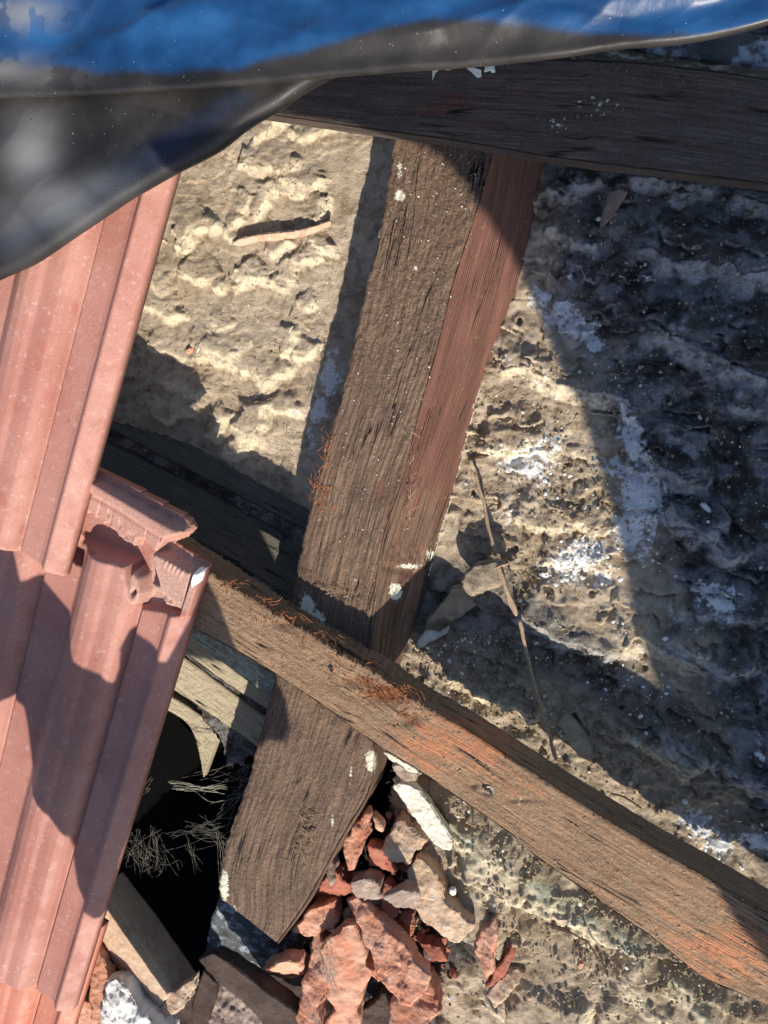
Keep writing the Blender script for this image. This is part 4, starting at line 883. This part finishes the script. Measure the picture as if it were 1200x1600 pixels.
slab('tile_shard', [(288,545),(296,541),(302,546),(297,553),(290,553)], -92, 4, CLAY_O, 'tiny orange chip on the pale clay of the left bay', 'tile shard', GS, (0, 0))
slab('lime_chip', [(316,522),(319,530),(314,558),(304,560),(305,550)], -90, 3, LIME, 'narrow white chip sticking up from the pale clay', 'lime chip', None, (0, 0), rough=.5)
slab('pebble', [(702,1389),(710,1387),(713,1394),(710,1401),(703,1399)], -52, 4, PLASTER, 'small white pebble above the large pale shard', 'pebble', None, rough=.4)
slab('pebble', [(1092,787),(1100,785),(1113,798),(1112,803),(1102,799)], -84, 4, PLASTER, 'white oval pebble in the curl of mortar at the right', 'pebble', None, rough=.4)
slab('pebble', [(905,1503),(912,1505),(911,1514),(904,1515),(901,1508)], -60, 5, CLAY_O, 'orange pebble in the dark pit of the lower mortar', 'pebble', None, rough=.5)
slab('pebble', [(866,1585),(880,1580),(888,1590),(880,1600),(868,1600)], -62, 6, CLAY_O, 'orange pebble at the bottom edge of the mortar', 'pebble', None, rough=.6)

# thin split stick
stick = empty('thin_stick', P(800, 960, -80)); tag(stick, 'long thin split stick broken in three, standing on the mortar right of the rafter', 'stick')
def strip(px_pts, w, mat, name, parent):
    V = []; Q = []; n = 0; pts = []
    for a, b, z in px_pts: pts.append(Vector(at(a, b, z)))
    fine = []
    for i in range(len(pts)-1):
        for k in range(14): fine.append(pts[i].lerp(pts[i+1], k/14.))
    fine.append(pts[-1]); m = len(fine)
    for i, p in enumerate(fine):
        t = (fine[min(i+1, m-1)]-fine[max(0, i-1)]).normalized(); s_ = t.cross(Vector((0, 0, 1))).normalized()
        ww = w*(.8+.35*mnoise.noise(p/9)); p = p+s_*1.2*mnoise.noise(p/14+Vector((9, 0, 0)))
        if i in (0, m-1): ww *= .5
        for (x, z) in ((-1, -.5), (-1, .45), (-.3, .6), (.4, .5), (1, .3), (1, -.6)): V.append(tuple(p+s_*x*ww/2+Vector((0, 0, z*w*.55))))
    for i in range(m-1):
        for k in range(6): Q.append((i*6+k, i*6+(k+1) % 6, (i+1)*6+(k+1) % 6, (i+1)*6+k))
    me = np_mesh(name, V, Q); bm = bmesh.new(); bm.from_mesh(me); bm.verts.ensure_lookup_table()
    bm.faces.new([bm.verts[k] for k in range(5, -1, -1)]); bm.faces.new([bm.verts[(m-1)*6+k] for k in range(6)]); bmesh.ops.recalc_face_normals(bm, faces=bm.faces); bm.to_mesh(me); bm.free()
    o = link(name, me, None, [mat]); 
    if parent: setp(o, parent)
    return o
strip([(742,738,-84),(757,790,-82),(772,862,-76)], 3.4, STICK, 'stick_piece', stick)
strip([(778,882,-66),(790,915,-66),(806,962,-70)], 5.2, STICK, 'stick_piece', stick)
strip([(812,968,-74),(828,1045,-76),(845,1105,-80),(871,1190,-84)], 4.0, STICK, 'stick_piece', stick)
for q, lab in [([(770,888,-64),(782,884,-62),(796,880,-62)], 'short crosswise splinter at the middle break of the thin stick'),]:
    tag(strip(q, 1.8, STICK, 'splinter', None), lab, 'splinter')
tag(strip([(955,1240,-82),(975,1246,-78),(1003,1262,-82)], 1.6, FIBRE, 'twig', None), 'curved reddish twig lying between batten and mortar', 'twig')
tag(strip([(852,1442,-62),(880,1450,-60),(915,1470,-58),(946,1512,-62)], 1.6, CHARRED, 'twig', None), 'thin dark root curving over the lower mortar', 'twig')
tag(strip([(452,520,-84),(458,510,-82)], 1.2, LIME, 'twig', None), 'short pale straw on the clay of the left bay', 'twig')

# torn paper on the beam
paper = bmesh.new()
pp = [(676,104),(684,104),(700,106),(712,104),(729,103),(740,108),(752,112),(752,122),(746,124),(738,116),(728,108),(712,108),(700,112),(688,110),(680,116),(676,128)]
vs = [paper.verts.new(P(a, b-2, 0+.6*mnoise.noise(Vector((a/9., b/9., 0))))) for a, b in pp]; ff = paper.faces.new(vs)
r = bmesh.ops.extrude_face_region(paper, geom=[ff])
for g in r['geom']:
    if isinstance(g, bmesh.types.BMVert): g.co.z += .0006
bmesh.ops.recalc_face_normals(paper, faces=paper.faces)
pm = bpy.data.meshes.new('torn_paper'); paper.to_mesh(pm); paper.free(); tag(link('torn_paper', pm, None, [PAPER]), 'scrap of torn white paper on the dark beam at the edge of the plastic', 'paper')
slab('torn_paper', [(758,102),(764,103),(772,101),(774,113),(768,114),(766,110),(756,113)], 0, 1, PAPER, 'small torn white scrap right of the bigger paper on the beam', 'paper', None, rough=.2, bev=.2)

# nail on the batten
nl = tubes([([P(756, 1232, 1), P(768, 1240, 3)], [.0022, .0016])], 'nail', RUST, None, 8); setp(nl, bat)
nl2 = tubes([([P(514, 1043, -1), P(519, 1046, 1.5)], [.0016, .002])], 'nail', RUST, None, 8); setp(nl2, bat)

# ------------------------------------------------------------------ fibres, straw, crumbs, cobweb
def fib(center, spread, n, ln, z, zs, r=.00022, dirang=None, ds=.6):
    out = []
    for _ in range(n):
        a = random.gauss(0, 1)*spread[0]; b = random.gauss(0, 1)*spread[1]
        p = P(center[0]+a, center[1]+b, z+random.random()*zs)
        th = random.gauss(dirang, ds) if dirang is not None else random.random()*6.28
        d = Vector((math.cos(th), math.sin(th), random.uniform(-.25, .35))); L = ln*random.uniform(.4, 1.3)/1000; pts = [p]
        for k in range(5):
            d = (d+Vector((random.gauss(0, .25), random.gauss(0, .25), random.gauss(0, .15)))).normalized(); pts.append(pts[-1]+d*L/5)
        rr = r*random.uniform(.6, 1.7); out.append((pts, [rr, rr, rr, rr*.9, rr*.7, rr*.3]))
    return out
BA = math.atan2(-.49, .87)
f = []
for cx, cy, sx, sy, n in [(600,1078,22,8,150),(560,1058,20,6,70),(520,1030,20,6,50),(470,990,22,5,55),(430,962,22,5,45),(390,940,18,5,45),(350,912,14,5,35),(640,1112,14,5,25),(620,1100,10,6,40)]:
    f += fib((cx, cy), (sx, sy*.8), n, 9, -2.5, 2.5, .00022, BA, .45)
tf = tubes(f, 'torn_fibre', FIBRE, None, 4); setp(tf, bat); tf['kind'] = 'stuff'
f = []
for cx, cy, sx, sy, n in [(512,712,5,18,90),(500,760,8,18,90),(497,800,8,12,50),(520,800,14,4,20)]: f += fib((cx, cy), (sx, sy), n//2, 9, -33, 4, .00022, math.radians(66), .5)
tf = tubes(f, 'torn_fibre', FIBRE, None, 4); setp(tf, raf); tf['kind'] = 'stuff'
f = []
for cx, cy, sx, sy, n in [(480,1298,6,10,40),(470,1320,5,14,30),(540,928,16,3,20),(640,760,4,40,20)]: f += fib((cx, cy), (sx, sy), n, 9, -30, 2, .0003, math.radians(60), 1.)
tf = tubes(f, 'splinter_fibre', STICK, None, 4); setp(tf, raf); tf['kind'] = 'stuff'
# straw and hair in the mortar
f = []
for _ in range(1500):
    reg = random.random()
    if reg < .35: px = random.uniform(210, 520); py = random.uniform(200, 720)
    elif reg < .75: px = random.uniform(700, 1000); py = random.uniform(520, 1200)
    else: px = random.uniform(600, 1200); py = random.uniform(900, 1600)
    z = bed_z(px, py)
    if z < -125: continue
    f += fib((px, py), (1, 1), 1, random.choice((4, 6, 9)), z+.8, 1.0, .00016)
for cx, cy, sx, sy, n in [(820,900,10,16,50),(760,860,30,20,60),(600,1210,16,20,60),(840,1360,14,20,60),(880,1460,40,20,60),(330,600,30,20,30),(420,640,30,30,30),(360,960,14,8,50),(800,1560,60,20,60)]:
    for _ in range(n):
        px = random.gauss(cx, sx); py = random.gauss(cy, sy); f += fib((px, py), (1, 1), 1, 8, bed_z(px, py)+1.2, 2, .0002)
tag(tubes(f, 'straw', STRAW, None, 3), 'bits of straw and hair scattered over the mortar', 'straw', None, 'stuff')
# crumbs
def crumbs(name, spots, mat, lab, flat=.8):
    ico = bmesh.new(); bmesh.ops.create_icosphere(ico, subdivisions=1, radius=1); bv = np.array([v.co[:] for v in ico.verts]); bf = np.array([[v.index for v in f_.verts] for f_ in ico.faces]); ico.free()
    V = []; Q = []
    for i, (px, py, z, r) in enumerate(spots):
        q = at(px, py, z); s_ = RNG.uniform(.55, 1.3, 3); jit = RNG.uniform(.75, 1.25, (len(bv), 1))
        a = RNG.uniform(0, 6.28); c_, n_ = math.cos(a), math.sin(a); b = bv*jit*s_*r; b = np.stack([b[:, 0]*c_-b[:, 1]*n_, b[:, 0]*n_+b[:, 1]*c_, b[:, 2]*flat], 1)
        V.append(b+q+np.array([0, 0, r*.25*flat])); Q.append(bf+len(bv)*i)
    me = np_mesh(name, np.vstack(V), np.vstack(Q), smooth=False); o = link(name, me, None, [mat]); return tag(o, lab, 'crumbs', None, 'stuff')
def scatter(n, rmin, rmax, regs):
    out = []
    for _ in range(n):
        x0, y0, x1, y1 = random.choice(regs); px = random.uniform(x0, x1); py = random.uniform(y0, y1); z = bed_z(px, py)
        if z < -130: continue
        out.append((px, py, z, rmin+(rmax-rmin)*random.random()**4))
    return out
RB = [(720,560,980,940),(620,980,900,1150),(640,1000,1150,1300),(640,1200,1000,1600),(900,1400,1200,1600),(840,280,1200,900),(600,1180,860,1500)]
LB_ = [(210,200,540,720),(250,260,520,500)]
crumbs('soil_crumbs', scatter(12000, .25, 1.9, RB)+scatter(2500, .2, 1.0, LB_), SOIL, 'brown earth crumbs strewn over the mortar')
crumbs('lime_crumbs', scatter(900, .3, 2.2, RB)+scatter(200, .3, 1.1, LB_), LIME, 'white lime crumbs strewn over the mortar')
sp = []
for cx, cy, sx, sy, n in [(905,865,34,18,110),(870,900,20,10,50),(940,1000,40,30,40),(1000,1080,40,30,40),(700,1020,30,14,50),(1110,1300,40,24,60),(830,740,40,40,60),(1000,860,34,30,50),(700,1340,20,10,10)]:
    for _ in range(n):
        px = random.gauss(cx, sx); py = random.gauss(cy, sy); sp.append((px, py, bed_z(px, py), .4+2.2*random.random()**2.5))
crumbs('plaster_crumbs', sp, PLASTER, 'bright white plaster crumbs lying in patches on the right mortar')
sp = [(random.uniform(610, 1195), 0, 0, 0) for _ in range(0)]
for _ in range(700):
    t = random.random(); k = random.random(); px = 330+870*t; pu = np.interp(px, [a for a, b in BU], [b for a, b in BU]); pl = np.interp(px, [a for a, b in BL], [b for a, b in BL])
    sp.append((px, pu+(pl-pu)*k, .3, .2+.9*random.random()**3))
o = crumbs('dust_grains', sp, EARTH, None, .5); o.name = 'dust_grains'; setp(o, bat); 
for k_ in ('category', 'label'):
    if k_ in o: del o[k_]
sp = []
for _ in range(300):
    py = random.uniform(230, 950); k = random.random()**.8; L_ = np.interp(py, [220,320,432,537,650,760,860,930], [616,600,575,552,523,493,469,455]); A_ = np.interp(py, [250,340,445,550,645,741,837,905], [768,742,708,682,655,632,600,588])
    sp.append((L_+3+(A_-L_)*k, py, -29.8, .15+.6*random.random()**3))
o = crumbs('lime_grains', sp, LIME, None, .3); setp(o, raf)
for k_ in ('category', 'label'):
    if k_ in o: del o[k_]

sp = []
for _ in range(420):
    px = random.gauss(600, 60); py = random.gauss(1440, 85)
    if px+py*.62 < 1375 or px > 735: continue
    sp.append((px, py, bed_z(px, py)+random.uniform(0, 9), .5+4.2*random.random()**3))
crumbs('clay_crumbs', sp[::2], CLAY_R, 'small red clay crumbs between the broken shards'); crumbs('clay_crumbs', sp[1::2], CLAY_P, 'small pale clay crumbs between the broken shards')
# cobweb in the black hole
web = []
def wline(a, b, n=9, wob=2., r=.000045, z0=-70, z1=-70):
    n = 16; pts = []; A1, A2, A3 = [random.gauss(0, wob*1.4) for _ in range(3)]; a = (a[0]+random.gauss(0, 5), a[1]+random.gauss(0, 5)); b = (b[0]+random.gauss(0, 7), b[1]+random.gauss(0, 7)); q = [random.uniform(0, 6.28) for _ in range(3)]; k = random.uniform(1, 2.5)
    for i in range(n+1):
        t = i/n; e = math.sin(math.pi*t)
        pts.append(P(a[0]+(b[0]-a[0])*t+A1*math.sin(k*3*t+q[0])*1.6+random.gauss(0, .25), a[1]+(b[1]-a[1])*t+A2*math.sin(k*4*t+q[1])*1.6+e*wob+random.gauss(0, .25), z0+(z1-z0)*t+A3*math.sin(3*t+q[2])-e*3))
    web.append((pts, [r*random.uniform(.4, 2.0) for _ in pts]))
for _ in range(13): wline((random.gauss(388, 8), random.gauss(1200, 10)), (random.gauss(325, 20), random.gauss(1225, 12)), 12, 1.6)
for _ in range(12): wline((random.gauss(392, 5), random.gauss(1215, 14)), (random.gauss(350, 12), random.gauss(1275, 12)), 12, 1.8)
for _ in range(10): wline((random.gauss(345, 10), random.gauss(1292, 8)), (random.gauss(270, 24), random.gauss(1305, 8)), 14, 2.2)
for _ in range(12): wline((random.gauss(358, 3), random.gauss(1316, 4)), (random.gauss(310, 10), random.gauss(1292, 8)), 10, 1.4)
for _ in range(18): wline((random.gauss(215, 14), random.gauss(1300, 8)), (random.gauss(210, 16), random.gauss(1350, 12)), 10, 3.4)
for _ in range(10): wline((random.gauss(245, 8), random.gauss(1300, 8)), (random.gauss(256, 8), random.gauss(1362, 6)), 10, 3.)
for _ in range(12): wline((random.gauss(222, 10), random.gauss(1330, 8)), (random.gauss(236, 8), random.gauss(1362, 4)), 8, 2.2)
for _ in range(9): wline((268, 1228), (350, 1238), 12, .9, .00016)
for _ in range(5): wline((216, 1240), (random.gauss(236, 4), random.gauss(1222, 4)), 6, 1.)
for _ in range(6): wline((random.gauss(292, 4), random.gauss(1312, 4)), (random.gauss(316, 4), random.gauss(1356, 4)), 8, 1.)
for _ in range(4): wline((343, 1310), (344, 1400), 8, .5, .00008)
o = tubes(web, 'cobweb', WEB, None, 3); tag(o, 'dusty cobweb strung across the black hole between tile and rafter', 'cobweb')
web = []
for _ in range(30): wline((random.gauss(510, 4), random.gauss(1500, 12)), (random.gauss(525, 5), random.gauss(1545, 12)), 8, 1.8, .0001, -44, -44)
o = tubes(web, 'cobweb', WEB, None, 3); tag(o, 'small cobweb between the spike shard and the rough salmon shard', 'cobweb')
